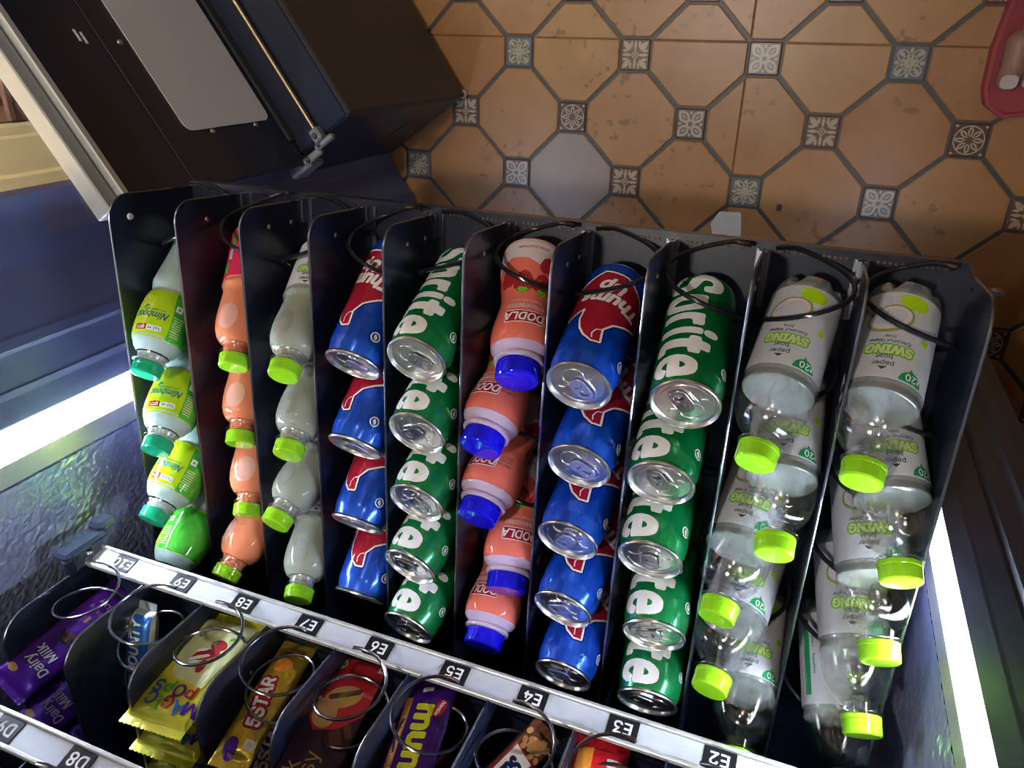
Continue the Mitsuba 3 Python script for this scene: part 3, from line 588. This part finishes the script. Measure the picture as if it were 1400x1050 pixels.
# strawberry milk: waisted bottle in a printed sleeve with a blue cap
DB = [(0, .003), (.018, .0015), (.0225, 0), (.0262, .002), (.0275, .0065), (.0275, .024), (.0262, .036), (.0240, .047), (.0228, .056), (.0232, .064), (.0250, .074), (.0268, .085), (.0272, .094), (.0262, .1015), (.0236, .1065), (.0205, .1092), (.0195, .1102)]
drad = radfn(DB[3:])
def band(a, b, n=6): return [(float(drad(z)) + .0002, z) for z in np.linspace(a, b, n)]
dn = lathe([(.0256, .1040), (.0243, .1066), (.0209, .1094), (.0196, .1101), (.0196, .1112), (.0214, .1124), (.0218, .1140), (.0212, .1156), (.0186, .1160)], 44)
sb = at(rrect(.034, .0112, .0012), 0, .083)
dd = txt('DODLA', .0078, True, .95, .18, .0001)
berry = lambda u, v, s=1: at(Polygon([(0, -7), (3.4, -5), (6, 0), (6, 4), (3.5, 6.5), (0, 5.6), (-3.5, 6.5), (-6, 4), (-6, 0), (-3.4, -5)]).buffer(1), u, v, 0, .001 * s)
leaves = lambda u, v: at(unary_union([at(Polygon([(0, 0), (2.2, 2.5), (0, 6), (-1.6, 2.5)]), 0, 0, a) for a in (-70, -35, 0, 35, 70)]), u, v, 0, .001)
swirl = Polygon([(-40, 24), (-24, 27), (-14, 36), (-6, 31), (2, 24), (10, 22), (16, 30), (24, 40), (32, 34), (42, 24), (42, 3), (-40, 3)]).buffer(2).buffer(-2)
swirl = affinity.scale(swirl, .002, .001, origin=(0, 0))
rngb = np.random.default_rng(3)
seeds = unary_union([at(ell(.0007, .0012), u + a, v + b) for u, v in ((.004, .046), (-.010, .047)) for a, b in rngb.uniform(-.0045, .0045, (16, 2))])
DOD_PRINTS = [
    ('cream_swirl', swirl, CREAM_PRINT), ('berry_print', unary_union([berry(.005, .046, 1.25), berry(-.012, .047, 1.2), berry(.021, .042, 1.1), berry(-.015, .0285, 1.05), berry(.040, .040), berry(-.040, .036), berry(-.060, .044)]), BERRY),
    ('berry_leaves', unary_union([leaves(.005, .0525), leaves(-.012, .0535)]), LEAF_PRINT), ('berry_seeds', seeds, TAN_PRINT),
    ('logo_border', sb.buffer(.0007).difference(sb), WHITE), ('logo_box', sb.difference(at(dd, 0, .083)), RED_PRINT), ('logo', at(dd, 0, .083), WHITE),
    ('flavour_lettering', at(txt('STRAWBERRY', .0042, True, .85, .15), 0, .0715), CREAM_PRINT), ('milk_lettering', at(txt('FLAVOURED MILK', .0022, False), 0, .0655), CREAM_PRINT),
    ('base_lettering', at(txt('STERILISED DRINK', .0022, True), 0, .012), BERRY),
    ('date_stamp', unary_union([at(txt(s, .0026, False), -.0245, .079 + d) for s, d in (('MRP 30', .004), ('12 DEC', 0), ('B 047', -.004))]), DARK_TEXT)]
DOD_KIT = [('bottle', mikit.ply(lathe(DB, 48), SALMON, smooth=40)), ('collar', mikit.ply(dn, LILAC, smooth=40), 'milky lilac collar')] + cap_kit(CAP_BLUE, .131, .0189, .0148, .018)
for j, (nm, g, mm) in enumerate(DOD_PRINTS): DOD_KIT.append((nm, mikit.ply(wrap(g, drad, .0001 + .0001 * (nm in ('berry_print', 'base_lettering')) + .0002 * (nm in ('berry_leaves', 'berry_seeds'))), mm, smooth=40)))
DOD = [(5, .3455, .0247, 42., -10.8, -4), (5, .3455, .0978, 36.6, 1.6, 22), (5, .3455, .1687, 35.7, 1.7, 22), (5, .3395, .232, 41.6, -8.2, -18), (5, .3450, .306, 36.1, -2.5, 24)]
for lane, x, y, ph, ps, ro in DOD:
    i = cnt.get(lane, 0); cnt[lane] = i + 1
    r = thing('milk_bottle', f'pink strawberry milk bottle with royal blue cap, {ORD[i]} in its row', 'bottle', 'pink milk bottles')
    kit(DOD_KIT, r, lean(x, y, ph, ps, .0225, ro))

# small juice bottles: label below, ridge, round shoulder, lime cap
JB = [(0, .004), (.017, .002), (.0212, 0), (.0236, .002), (.0247, .006), (.0247, .060), (.0240, .0615), (.0251, .0635), (.0251, .0665), (.0234, .069), (.0227, .074), (.0234, .084), (.0243, .094), (.0245, .103), (.0236, .1125), (.0212, .1195), (.0176, .1245), (.0140, .1268), (.0125, .1285), (.0122, .1375), (0, .1375)]
jrad = radfn(JB[3:])
JN = lathe([(.0150, .1262), (.0132, .1282), (.0128, .1330), (.0158, .1336), (.0160, .1348), (.0128, .1354), (.0128, .1375)], 36)
def juice_kit(liquid, airm, labelm, prints):
    k = [('bottle', mikit.ply(lathe(JB, 44), liquid, smooth=40)), ('neck', mikit.ply(JN, CLEAR, smooth=40), 'clear threaded neck'), ('label', mikit.ply(lathe([(.0247, .006), (.0249, .006), (.0249, .060), (.0247, .060)], 44), labelm, smooth=30))]
    a = at(ell(.021, .026), .006, .104, 0)
    k.append(('air_bubble', mikit.ply(wrap(a, jrad, .0002, .0004, .003), airm, smooth=50), 'paler air bubble in the shoulder'))
    k += cap_kit(CAP_LIME, .150, .0149, .0128, .0122)
    return k + [('label__' + nm, mikit.ply(wrap(g, lambda z: np.full_like(z, .0249), .0002), mm)) for nm, g, mm in prints]
GUA_KIT = juice_kit(JUICE_PINK, AIR_PINK, HOT_PINK, [('clover', at(clover, -.006, .0525, 0, 1.4), LIME_PRINT), ('green_panel', unary_union([sbox(.017, .044, .022, .056), sbox(.013, .012, .018, .026)]), MID_GREEN), ('small_print', sbox(.014, .029, .0195, .041), CREAM_PRINT)])
dw = txt('SWING', .0058, True, 1.0, .1, .0003)
LYC_KIT = juice_kit(JUICE_GREY, AIR_GREY, LABEL_WHITE, [('maker_lettering', unary_union([at(txt('paper', .0036, False, 1.1), -.002, .0530), at(txt('boat', .0036, False, 1.1), -.002, .0482), at(Polygon([(-.003, 0), (.003, 0), (.0015, .0014), (0, .0026), (-.0015, .0014)]), -.002, .0563)]), DARK_TEXT),
    ('logo_outline', at(dw.buffer(.0011), -.004, .0415).difference(at(dw, -.004, .0415)), LEAF_PRINT), ('logo', at(dw, -.004, .0415), PALE_LIME), ('flavour_lettering', at(txt('Lychee', .0028, False), -.004, .0350), RED_PRINT), ('fruit_ring', at(Point(0, 0).buffer(.008, 12).difference(Point(0, 0).buffer(.0062, 12)), -.006, .0225), RED_PRINT)])
GUA = [(9, .6508, .0393, 50.2, -13.6, 0), (9, .6512, .1228, 49.3, -14., 0), (9, .6512, .2061, 49.6, -14., -10), (9, .6250, .2966, 37.7, 4., 15)]
LYC = [(8, .5690, .0484, 38.8, -10.2, 2), (8, .5652, .1287, 38.7, -8.5, 4), (8, .5500, .2166, 32.5, 2.9, 0), (8, .5768, .3016, 35.1, -14.0, -2)]
for (lane, x, y, ph, ps, ro) in GUA + LYC:
    i = cnt.get(lane, 0); cnt[lane] = i + 1
    if lane == 9: r = thing('juice_bottle', f'orange pink guava juice bottle with lime cap, {ORD[i]} in its row', 'bottle', 'guava juice bottles')
    else: r = thing('juice_bottle', f'cloudy white lychee drink bottle with lime cap, {ORD[i]} in its row', 'bottle', 'lychee drink bottles')
    kit(GUA_KIT if lane == 9 else LYC_KIT, r, lean(x, y, ph, ps, .0215, ro))

# lemonade: conical foot, waist, round label bulb, green cap
NB = [(0, .005), (.016, .002), (.0205, 0), (.0235, .003), (.0248, .010), (.0225, .030), (.0235, .045), (.0262, .067), (.0268, .074), (.0250, .080), (.0235, .0835), (.0250, .0875), (.0268, .093), (.0275, .103), (.0276, .115), (.0270, .126), (.0252, .1365), (.0205, .1450), (.0160, .1495), (.0135, .1525), (.0125, .1590), (0, .1590)]
nrad = radfn(NB[3:])
def nb_body():
    m = lathe(NB, 48); v = m.vertices.copy()
    a = np.arctan2(v[:, 1], v[:, 0]); w = np.clip((.070 - v[:, 2]) / .03, 0, 1) * np.clip(v[:, 2] / .012, 0, 1)
    v[:, :2] *= (1 - .05 * w * (np.sin(6 * a + v[:, 2] * 60) > 0.2))[:, None]; m.vertices = v; return m
NN = lathe([(.0160, .1495), (.0142, .1522), (.0134, .1560), (.0166, .1568), (.0168, .1582), (.0134, .1590)], 36)
nm_ = txt('Nimbooz', .0068, True, .9, .3)
vegm = unary_union([sbox(-.0032, -.0032, .0032, .0032).difference(Point(0, 0).buffer(.0014))])
slab_ = lambda a, b: lathe([(float(nrad(z)) + .0003, z) for z in np.linspace(a, b, 12)], 48)
lines = unary_union([sbox(-.034, .1130 + .0024 * k, -.0235 - .0006 * (k % 3), .1140 + .0024 * k) for k in range(9)])
NIM_PRINTS = [('green_side', Polygon([(-.0915, .0880), (-.0185, .0880), (-.0205, .100), (-.0225, .110), (-.0235, .126), (-.0215, .1380), (-.0905, .1380)]), MID_GREEN),
    ('logo', at(nm_, -.001, .1165), TEAL_TEXT), ('tag_line', at(txt('WITH LEMON JUICE', .0016, False), -.004, .1107), TEAL_TEXT),
    ('volume_box', at(rrect(.0145, .0052, .001), -.009, .1300, 2).difference(at(txt('365 ml', .0032, True, .85), -.009, .1300, 2)), WHITE), ('volume', at(txt('365 ml', .0032, True, .85), -.009, .1300, 2), TEAL_TEXT),
    ('price_box', at(rrect(.0125, .0056, .0008), .0052, .1300, 2).difference(at(txt('@₹20', .0032, True, .8), .0052, .1300, 2)), RED_PRINT), ('price', at(txt('@₹20', .0032, True, .8), .0052, .1300, 2), WHITE),
    ('lemon_print', at(ell(.018, .012), .011, .1005, 10), gloss('lemon_print', (.50, .58, .04))), ('veg_mark', at(vegm, -.0262, .1040), WHITE), ('small_print', lines, PALE_LIME), ('leaf_print', at(Polygon([(-.004, 0), (.003, .002), (.001, -.003)]), .006, .1075), GREEN_PRINT)]
NIM_KIT = [('bottle', mikit.ply(nb_body(), JUICE_LEMON, smooth=40)), ('neck', mikit.ply(NN, CLEAR, smooth=40), 'clear threaded neck'), ('label', mikit.ply(slab_(.0868, .1385), LIME_PRINT, smooth=40), 'yellow green label')]
NIM_KIT += cap_kit(CAP_GREEN, .172, .0148, .0128, .0125)
NIM_KIT += [('label__' + nm, mikit.ply(wrap(g, lambda z: nrad(z) + .0003, .0001 + .00015 * (nm in ('small_print', 'veg_mark')), .00025, .003), mm, smooth=40)) for nm, g, mm in NIM_PRINTS]
NIM = [(10, .7250, .0433, 47., -5.6, 0), (10, .7260, .1377, 39.3, -10.5, 0), (10, .7060, .224, 36.1, 0, 0), (10, .7130, .3080, 34., -3, 75)]
for lane, x, y, ph, ps, ro in NIM:
    i = cnt.get(lane, 0); cnt[lane] = i + 1
    r = thing('lemonade_bottle', f'lemonade bottle with yellow green label, {ORD[i]} in its row', 'bottle', 'lemonade bottles')
    kit(NIM_KIT, r, lean(x, y, ph, ps, .0205, ro))

# ------------------------------------------------------------------ snacks in the E tray
def surf(w, h, t, crimp, seed, wr=.0006):
    def fn(u, v):
        a = np.clip(1 - (2 * np.abs(u) / w) ** 2.6, 0, 1) ** .55
        e = np.minimum(np.clip((v - crimp) / (.5 * t + .004), 0, 1), np.clip((h - crimp - v) / (.5 * t + .004), 0, 1))
        e = np.sqrt(np.clip(1 - (1 - e) ** 2, 0, 1))
        nz = meshkit.fbm(np.stack([u * 90 + seed, v * 60, 0 * u + seed], -1), 3) - .5
        rib = .0003 * np.sin(u * 2 * np.pi / .0022) * (e < .02)
        return t / 2 * a * e + .0003 + wr * 2 * nz * np.minimum(1, a * e * 3 + .4) + rib
    return fn
def pack(w, h, t, crimp, seed=1, wr=.0006, nx=30, ny=60):
    f = surf(w, h, t, crimp, seed, wr); b = surf(w, h, t, crimp, seed + 7, wr)
    u, v = np.meshgrid(np.linspace(-w / 2, w / 2, nx), np.linspace(0, h, ny), indexing='ij')
    zig = .0012 * (np.round((u + w / 2) / w * (nx - 1)) % 2)
    vv = v + np.where(v <= 1e-9, zig, 0) - np.where(v >= h - 1e-9, zig, 0)
    rim = (np.abs(u) < w / 2 - 1e-9)
    F = np.stack([u, -f(u, v) * rim, vv], -1).reshape(-1, 3); B = np.stack([u, b(u, v) * rim, vv], -1).reshape(-1, 3)
    q = np.arange(nx * ny).reshape(nx, ny); fa = []
    a, c, d, e = q[:-1, :-1].ravel(), q[1:, :-1].ravel(), q[1:, 1:].ravel(), q[:-1, 1:].ravel()
    n = nx * ny
    fa = np.vstack([np.c_[a, c, d], np.c_[a, d, e], n + np.c_[a, d, c], n + np.c_[a, e, d]])
    return mesh(np.vstack([F, B]), fa), f
def stick(g, f, lift=.0003, edge=.003, depth=.0002):
    v, fa = flat(g, depth, edge)
    return mesh(np.stack([v[:, 0], -(f(v[:, 0], v[:, 1]) + lift + v[:, 2]), v[:, 1]], 1), fa)
def pose(base, axis, right):
    a = np.array(axis, float); a /= np.linalg.norm(a); r = np.array(right, float); r -= a * np.dot(a, r); r /= np.linalg.norm(r)
    M = eye(); M[:3, 0], M[:3, 1], M[:3, 2], M[:3, 3] = r, np.cross(a, r), a, base
    return M
ZF = .2065
# purple chocolate bar (lane 10), one more behind it
w, h = .040, .135
m, f = pack(w, h, .009, .008, 2)
dm = unary_union([at(txt('Dairy', .0088, True, .9, .15), 0, .103), at(txt('Milk', .0088, True, .9, .15), .003, .091)])
BAR_P = [('wrapper', mikit.ply(m, PURPLE, smooth=50)), ('logo', mikit.ply(stick(dm, f), WHITE)), ('maker_lettering', mikit.ply(stick(unary_union([at(txt('365 g', .004, False), .006, .034), at(txt('SILKY', .0048, True), .002, .024)]), f), LILAC)),
         ('chunk_print', mikit.ply(stick(unary_union([at(rrect(.013, .010, .002), .004, .070, 20), at(rrect(.011, .009, .002), -.006, .064, -15)]), f), BROWN_PRINT)), ('glass_print', mikit.ply(stick(at(ell(.010, .007), .013, .118), f), TAN_PRINT)), ('gold_print', mikit.ply(stick(unary_union([at(rrect(.003, .008, .001), -.004, .052), at(rrect(.003, .008, .001), .004, .046)]), f), TAN_PRINT))]
for i in range(3):
    r = thing('chocolate_bar', ['purple chocolate bar standing frontmost in the lane next to the embossed wall', 'second purple chocolate bar behind the front one by the embossed wall', 'rearmost purple chocolate bar by the embossed wall'][i], 'chocolate bar', 'purple chocolate bars')
    kit(BAR_P, r, pose((.729, .392 + .062 * i, ZF), (.12, .12, .99), (.62, -.78, 0)))
# blue and white bar lying back in the coil (lane 9)
w, h = .036, .085
m, f = pack(w, h, .020, .009, 5)
bl = at(txt('BOUNTY', .0125, True, .72, .0, .0003), -.002, .042, -90)
BAR_B = [('wrapper', mikit.ply(m, SILVER_FOIL, smooth=50)), ('blue_field', mikit.ply(stick(sbox(-.0165, .012, .0165, .074).difference(Polygon([(.004, .012), (.0165, .012), (.0165, .074), (.009, .060), (.012, .045), (.006, .030)])), f), SKY_FOIL)), ('logo', mikit.ply(stick(bl, f, .0006), WHITE))]
r = thing('coconut_bar', 'short blue and white chocolate bar tipped back inside a coil', 'chocolate bar')
kit(BAR_B, r, pose((.6660, .358, .2345), (-.10, .90, .42), (.93, .20, -.1)))
# yellow pouches (lane 8)
w, h = .066, .128
m, f = pack(w, h, .016, .010, 9, .0011)
letters = [(c, col, x_, z_) for (c, col, x_, z_) in (('M', PURPLE, -.022, .104), ('A', SKY_FOIL, -.013, .107), ('G', RED_PRINT, -.003, .104), ('I', MID_GREEN, .004, .107), ('C', SKY_FOIL, .012, .104), ('P', RED_PRINT, -.014, .090), ('O', PURPLE, -.005, .092), ('P', MID_GREEN, .005, .090), ('S', SKY_FOIL, .014, .092))]
POUCH = [('wrapper', mikit.ply(m, YELLOW_FOIL, smooth=50)), ('pale_panel', mikit.ply(stick(Polygon([(-.030, .012), (.030, .012), (.026, .05), (.012, .078), (-.022, .082), (-.028, .04)]).buffer(.001), f), PALE_FOIL)),
         ('red_splash', mikit.ply(stick(unary_union([at(ell(.026, .011), -.004, .052, 25), at(ell(.016, .012), -.010, .040, 0), at(ell(.008, .014), -.008, .064, 0)]), f, .0006), RED_PRINT)), ('white_swirl', mikit.ply(stick(unary_union([at(ell(.020, .004), 0, .056, 25), at(ell(.014, .004), .004, .064, 35), at(ell(.012, .003), .002, .048, 20)]), f, .0009), WHITE)),
         ('green_dots', mikit.ply(stick(unary_union([at(ell(.005, .003), -.018, .030, 30), at(ell(.005, .003), .016, .034, -30), at(ell(.004, .003), .012, .024)]), f, .0006), MID_GREEN))]
for mm in (PURPLE, SKY_FOIL, RED_PRINT, MID_GREEN):
    g = unary_union([at(txt(c, .0118, True), x_ * 1.2, z_ - .001, (x_ * 900) % 17 - 8) for c, col, x_, z_ in letters if col == mm])
    POUCH.append(('lettering', mikit.ply(stick(g, f, .0006), mm)))
for i in range(3):
    r = thing('candy_pouch', ['frontmost yellow candy pouch with coloured letters', 'second yellow candy pouch, behind the front pouch', 'rearmost of the yellow candy pouches'][i], 'candy pouch', 'yellow candy pouches')
    kit(POUCH, r, pose((.578 - .002 * i, .372 + [0, .030, .062][i], ZF), (-.05, .14 + .05 * i, .99), (1, .03 - .05 * i, 0)))
# gold bars (lane 7)
w, h = .034, .128
m, f = pack(w, h, .015, .012, 12, .0019)
st = unary_union([at(txt('5STAR', .0115, True, .95, .1, .0004), .001, .068, -78)])
stb = st.buffer(.0022)
BAR_G = [('wrapper', mikit.ply(m, GOLD_FOIL, smooth=50)), ('logo_field', mikit.ply(stick(stb.difference(st), f), RED_PRINT)), ('logo', mikit.ply(stick(st, f, .0004), WHITE)), ('caramel_print', mikit.ply(stick(at(ell(.018, .014), .001, .030, 15), f), ORANGE)), ('purple_mark', mikit.ply(stick(at(ell(.012, .018), .004, .112), f), PURPLE)), ('purple_mark', mikit.ply(stick(at(ell(.014, .007), 0, .014, 10), f), PURPLE)), ('veg_mark', mikit.ply(stick(at(vegm, -.010, .106, 0, 1.3), f), WHITE))]
for i in range(2):
    r = thing('caramel_bar', ['shiny gold caramel bar standing frontmost in its lane', 'second shiny gold caramel bar, behind the front one'][i], 'chocolate bar', 'gold caramel bars')
    kit(BAR_G, r, pose((.505, .380 + .055 * i, ZF), (-.10, .16, .98), (1, -.10, 0)))
# dark biscuit box (lane 6)
w, h, t = .050, .165, .022
bx = cube(-w / 2, w / 2, 0, t, 0, h, .0008)
ff = lambda u, v: np.zeros_like(u)
top = Polygon([(-.025, .001), (.025, .001), (.025, .060), (.012, .076), (-.008, .070), (-.025, .052)])
cook = unary_union([at(ell(.034, .022), .001, .040, 25), at(ell(.022, .03), .010, .058, 20)])
BOX = [('carton', mikit.ply(bx, BOX_DARK)), ('red_field', mikit.ply(stick(top.difference(cook), ff, .0001), BOX_RED)), ('cookie_print', mikit.ply(stick(cook.difference(at(rrect(.030, .0055, .0025), 0, .037, 25)), ff, .0001), TAN_PRINT)), ('filling_print', mikit.ply(stick(at(rrect(.030, .0055, .0025), 0, .037, 25), ff, .0001), BROWN_PRINT)),
       ('chunk_print', mikit.ply(stick(unary_union([at(rrect(.010, .014, .001), -.010, .078, 30), at(rrect(.006, .014, .001), -.018, .070, 30)]), ff, .0003), BROWN_PRINT)), ('price_mark', mikit.ply(stick(at(ell(.011, .011), .018, .008).difference(at(txt('₹10', .0042, True, .8), .018, .008)), ff, .0003), PALE_LIME)), ('price', mikit.ply(stick(at(txt('₹10', .0042, True, .8), .018, .008), ff, .0003), DARK_TEXT)),
       ('lettering', mikit.ply(stick(unary_union([at(txt('dark', .0135, False), .0125, .123, -86), at(txt('fantasy', .0135, False), -.002, .125, -86)]), ff, .0001), TAN_PRINT)), ('choco_lettering', mikit.ply(stick(at(txt('fills', .0085, False), -.0165, .118, -86), ff, .0001), RED_PRINT)), ('veg_mark', mikit.ply(stick(at(vegm, -.021, .006, 0, .9), ff, .0003), WHITE))]
r = thing('biscuit_box', 'tall dark biscuit box with a filled cookie picture on red', 'box')
kit(BOX, r, pose((.434, .3735, ZF), (-.10, .12, .99), (1, -.02, 0)))
# purple and yellow wafer bar (lane 5)
w, h = .048, .14
m, f = pack(w, h, .010, .009, 21, .0007)
mu = at(txt('munch', .0185, True, 1.15, .05, .0010), -.004, .074, 90)
BAR_M = [('wrapper', mikit.ply(m, PURPLE_DARK, smooth=50)), ('logo', mikit.ply(stick(mu, f), MUNCH_YELLOW)), ('red_band', mikit.ply(stick(sbox(.0125, .022, .0195, .125).difference(at(txt('XTRA CRUNCHY, XTRA CHOC TASTE', .0030, True, .95), .016, .074, 90)), f), ORANGE)), ('slogan', mikit.ply(stick(at(txt('XTRA CRUNCHY, XTRA CHOC TASTE', .0030, True, .95), .016, .074, 90), f), WHITE)),
         ('maker_badge', mikit.ply(stick(at(ell(.017, .010), -.0155, .032, 70).difference(at(txt('Nestle', .0034, True), -.0155, .032, 70)), f, .0006), RED_PRINT)), ('maker_lettering', mikit.ply(stick(at(txt('Nestle', .0034, True), -.0155, .032, 70), f, .0006), WHITE)), ('white_mark', mikit.ply(stick(at(rrect(.010, .006, .001), .001, .013, 10), f), WHITE))]
for i in range(2):
    r = thing('wafer_bar', ['purple wafer bar with yellow lettering, frontmost in its lane', 'second purple wafer bar, behind the front one'][i], 'chocolate bar', 'purple wafer bars')
    kit(BAR_M, r, pose((.359, .366 + .060 * i, ZF), (-.17, .17, .97), (.96, .27, .1)))
# nut bars (lane 4)
w, h = .027, .100
m, f = pack(w, h, .014, .007, 31, .0008)
rn = np.random.default_rng(8)
nuts = unary_union([at(ell(.006, .0042), a * .0105, .010 + b * .008, c * 180) for a, b, c in rn.uniform([-1, 0, 0], [1, 1.9, 1], (26, 3))])
sn = at(txt('SNICKERS', .0115, True, .62, .2, .0004), 0, .0595, -90)
sf = Polygon([(-.009, .029), (.010, .026), (.010, .088), (-.009, .091)])
BAR_S = [('wrapper', mikit.ply(m, BROWN_PRINT, smooth=50)), ('nut_print', mikit.ply(stick(nuts, f), TAN_PRINT)), ('logo_border', mikit.ply(stick(sf.buffer(.0014).difference(sf), f), RED_PRINT)), ('logo_field', mikit.ply(stick(sf.difference(sn.buffer(.0004)), f), WHITE)), ('logo', mikit.ply(stick(sn, f), NAVY_PRINT))]
for i in range(2):
    r = thing('nut_bar', ['brown nut bar slumped sideways in its coil, the front one', 'brown nut bar behind the front one in the same coil'][i], 'chocolate bar', 'brown nut bars')
    kit(BAR_S, r, pose((.246 + .010 * i, .358 + .05 * i, .224), (.44, .46, .56), (.80, -.52, -.22)))
# red wafer pack (lane 3)
w, h = .044, .11
m, f = pack(w, h, .014, .009, 41, .001)
BAR_R = [('wrapper', mikit.ply(m, RED_FOIL, smooth=50)), ('wafer_print', mikit.ply(stick(Polygon([(.006, .012), (.018, .016), (.018, .075), (.004, .060)]), f), ORANGE)), ('white_mark', mikit.ply(stick(at(rrect(.012, .007, .001), -.012, .022, 5), f), WHITE)), ('lettering', mikit.ply(stick(at(txt('Wafer', .010, True), 0, .085, 0), f), WHITE))]
r = thing('wafer_pack', 'red wafer pack standing near the end of the snack tray', 'wafer pack')
kit(BAR_R, r, pose((.203, .372, ZF), (-.05, .12, .99), (1, -.05, 0)))

# ------------------------------------------------------------------ paper scrap and the photographer's foot on the floor
pg = extrude(Polygon([(.268, .126), (.257, .107), (.225, .106), (.219, .150), (.245, .158), (.262, .147)]).buffer(.002, 2), .0006)
v, fa = trimesh.remesh.subdivide_to_size(pg.vertices, pg.faces, .008); v = np.asarray(v); v[:, 2] += FLOOR + .0012 + .002 * np.clip((v[:, 0] - .24) / .03, 0, 1) ** 2 + .0004 * np.sin(v[:, 1] * 300)
put('paper_scrap', mikit.ply((v, np.asarray(fa)), PAPER, smooth=30), label='torn scrap of white paper on the tiles at the tray front', cat='paper scrap')
import manifold3d as m3
def hulls(bones, edge):
    out = None
    for (a, ra), (b, rb) in bones:
        s = m3.Manifold.batch_hull([m3.Manifold.sphere(ra, 20).translate(list(map(float, a))), m3.Manifold.sphere(rb, 20).translate(list(map(float, b)))])
        out = s if out is None else out + s
    q = out.refine_to_length(edge).to_mesh()
    t = trimesh.Trimesh(q.vert_properties[:, :3], q.tri_verts); trimesh.smoothing.filter_taubin(t, iterations=12); return t
def build_person():
    zf = FLOOR + .026
    X = lambda x, y, z: np.array([x, y, z])
    heel, ankle, ball, mid = X(-.128, -.300, zf + .030), X(-.128, -.285, zf + .085), X(-.118, -.165, zf + .020), X(-.124, -.225, zf + .045)
    bones = [((heel, .030), (ankle, .034)), ((heel, .029), (mid, .030)), ((ankle, .034), (mid, .034)), ((mid, .031), (ball, .021)), ((heel, .027), (X(-.146, -.175, zf + .016), .017)), ((mid, .026), (X(-.146, -.175, zf + .016), .017)), ((ball, .021), (X(-.146, -.175, zf + .016), .017)), ((ankle, .034), (X(-.128, -.31, zf + .24), .042)), ((X(-.128, -.31, zf + .24), .042), (X(-.128, -.32, zf + .42), .052))]
    toes = [(-.0975, -.113, .0138), (-.1215, -.112, .0085), (-.1375, -.119, .0080), (-.1515, -.130, .0075), (-.1640, -.143, .0070)]
    roots = [(-.100, -.158), (-.1195, -.152), (-.1325, -.155), (-.1450, -.162), (-.1560, -.170)]
    for (tx, ty, tr), (rx, ry) in zip(toes, roots):
        k = X((tx + rx) / 2, (ty + ry) / 2 + .004, zf + tr + .005)
        bones += [((X(rx, ry, zf + .016), tr + .003), (k, tr + .0005)), ((k, tr + .0005), (X(tx, ty, zf + tr), tr))]
    r = thing('person', 'foot in a red slipper with bare toes at the edge of the floor', 'person')
    put(r, mikit.ply(hulls(bones, .004), SKIN, smooth=True))
    for (tx, ty, tr) in toes:
        n = extrude(rrect(tr * 1.5, tr * 1.35, tr * .5), .0012); n.apply_transform(trimesh.transformations.rotation_matrix(-.35, (1, 0, 0))); n.apply_translation((tx, ty + .002, zf + tr * 1.93))
        put(r + '__toenail', mikit.ply(n, NAIL))
    sole = Polygon([(-.080, -.100), (-.086, -.082), (-.105, -.070), (-.130, -.074), (-.155, -.090), (-.176, -.118), (-.184, -.155), (-.172, -.220), (-.166, -.290), (-.154, -.335), (-.128, -.345), (-.104, -.335), (-.090, -.290), (-.086, -.220), (-.078, -.150)]).buffer(.006, 6)
    s = extrude(sole, .024); s.apply_translation((0, 0, FLOOR + .0005))
    rim = extrude(sole.difference(sole.buffer(-.006)), .004); rim = extrude(sole.difference(sole.buffer(-.005)), .009); rim.apply_translation((0, 0, FLOOR + .0245))
    put(r + '__slipper', mikit.ply(cat_(s, rim), RUBBER, smooth=25), label='pinkish red rubber slipper')
    arc = [(-.130 + .052 * math.cos(t), -.180 + .01 * math.sin(t), FLOOR + .022 + .050 * math.sin(t)) for t in np.linspace(0, math.pi, 15)]
    arc = [(a, b - .045, c) for a, b, c in arc]
    st = tube(arc, .006, 8); st.apply_transform(np.diag([1, 1, 1, 1.]))
    put(r + '__slipper_strap', mikit.ply(cat_(st, tube([(p[0], p[1] - .012, p[2] + .001) for p in arc], .006, 8)), RUBBER, smooth=40))
    put(r + '__trouser_leg', mikit.ply(hulls([((-.128, -.30, zf + .20), .058) and ((X(-.128, -.305, zf + .21), .056), (X(-.128, -.32, zf + .46), .070)), ((X(-.128, -.32, zf + .46), .070), (X(-.05, -.40, zf + .85), .085))], .012), DENIM, smooth=True), label='dark trouser leg')
build_person()
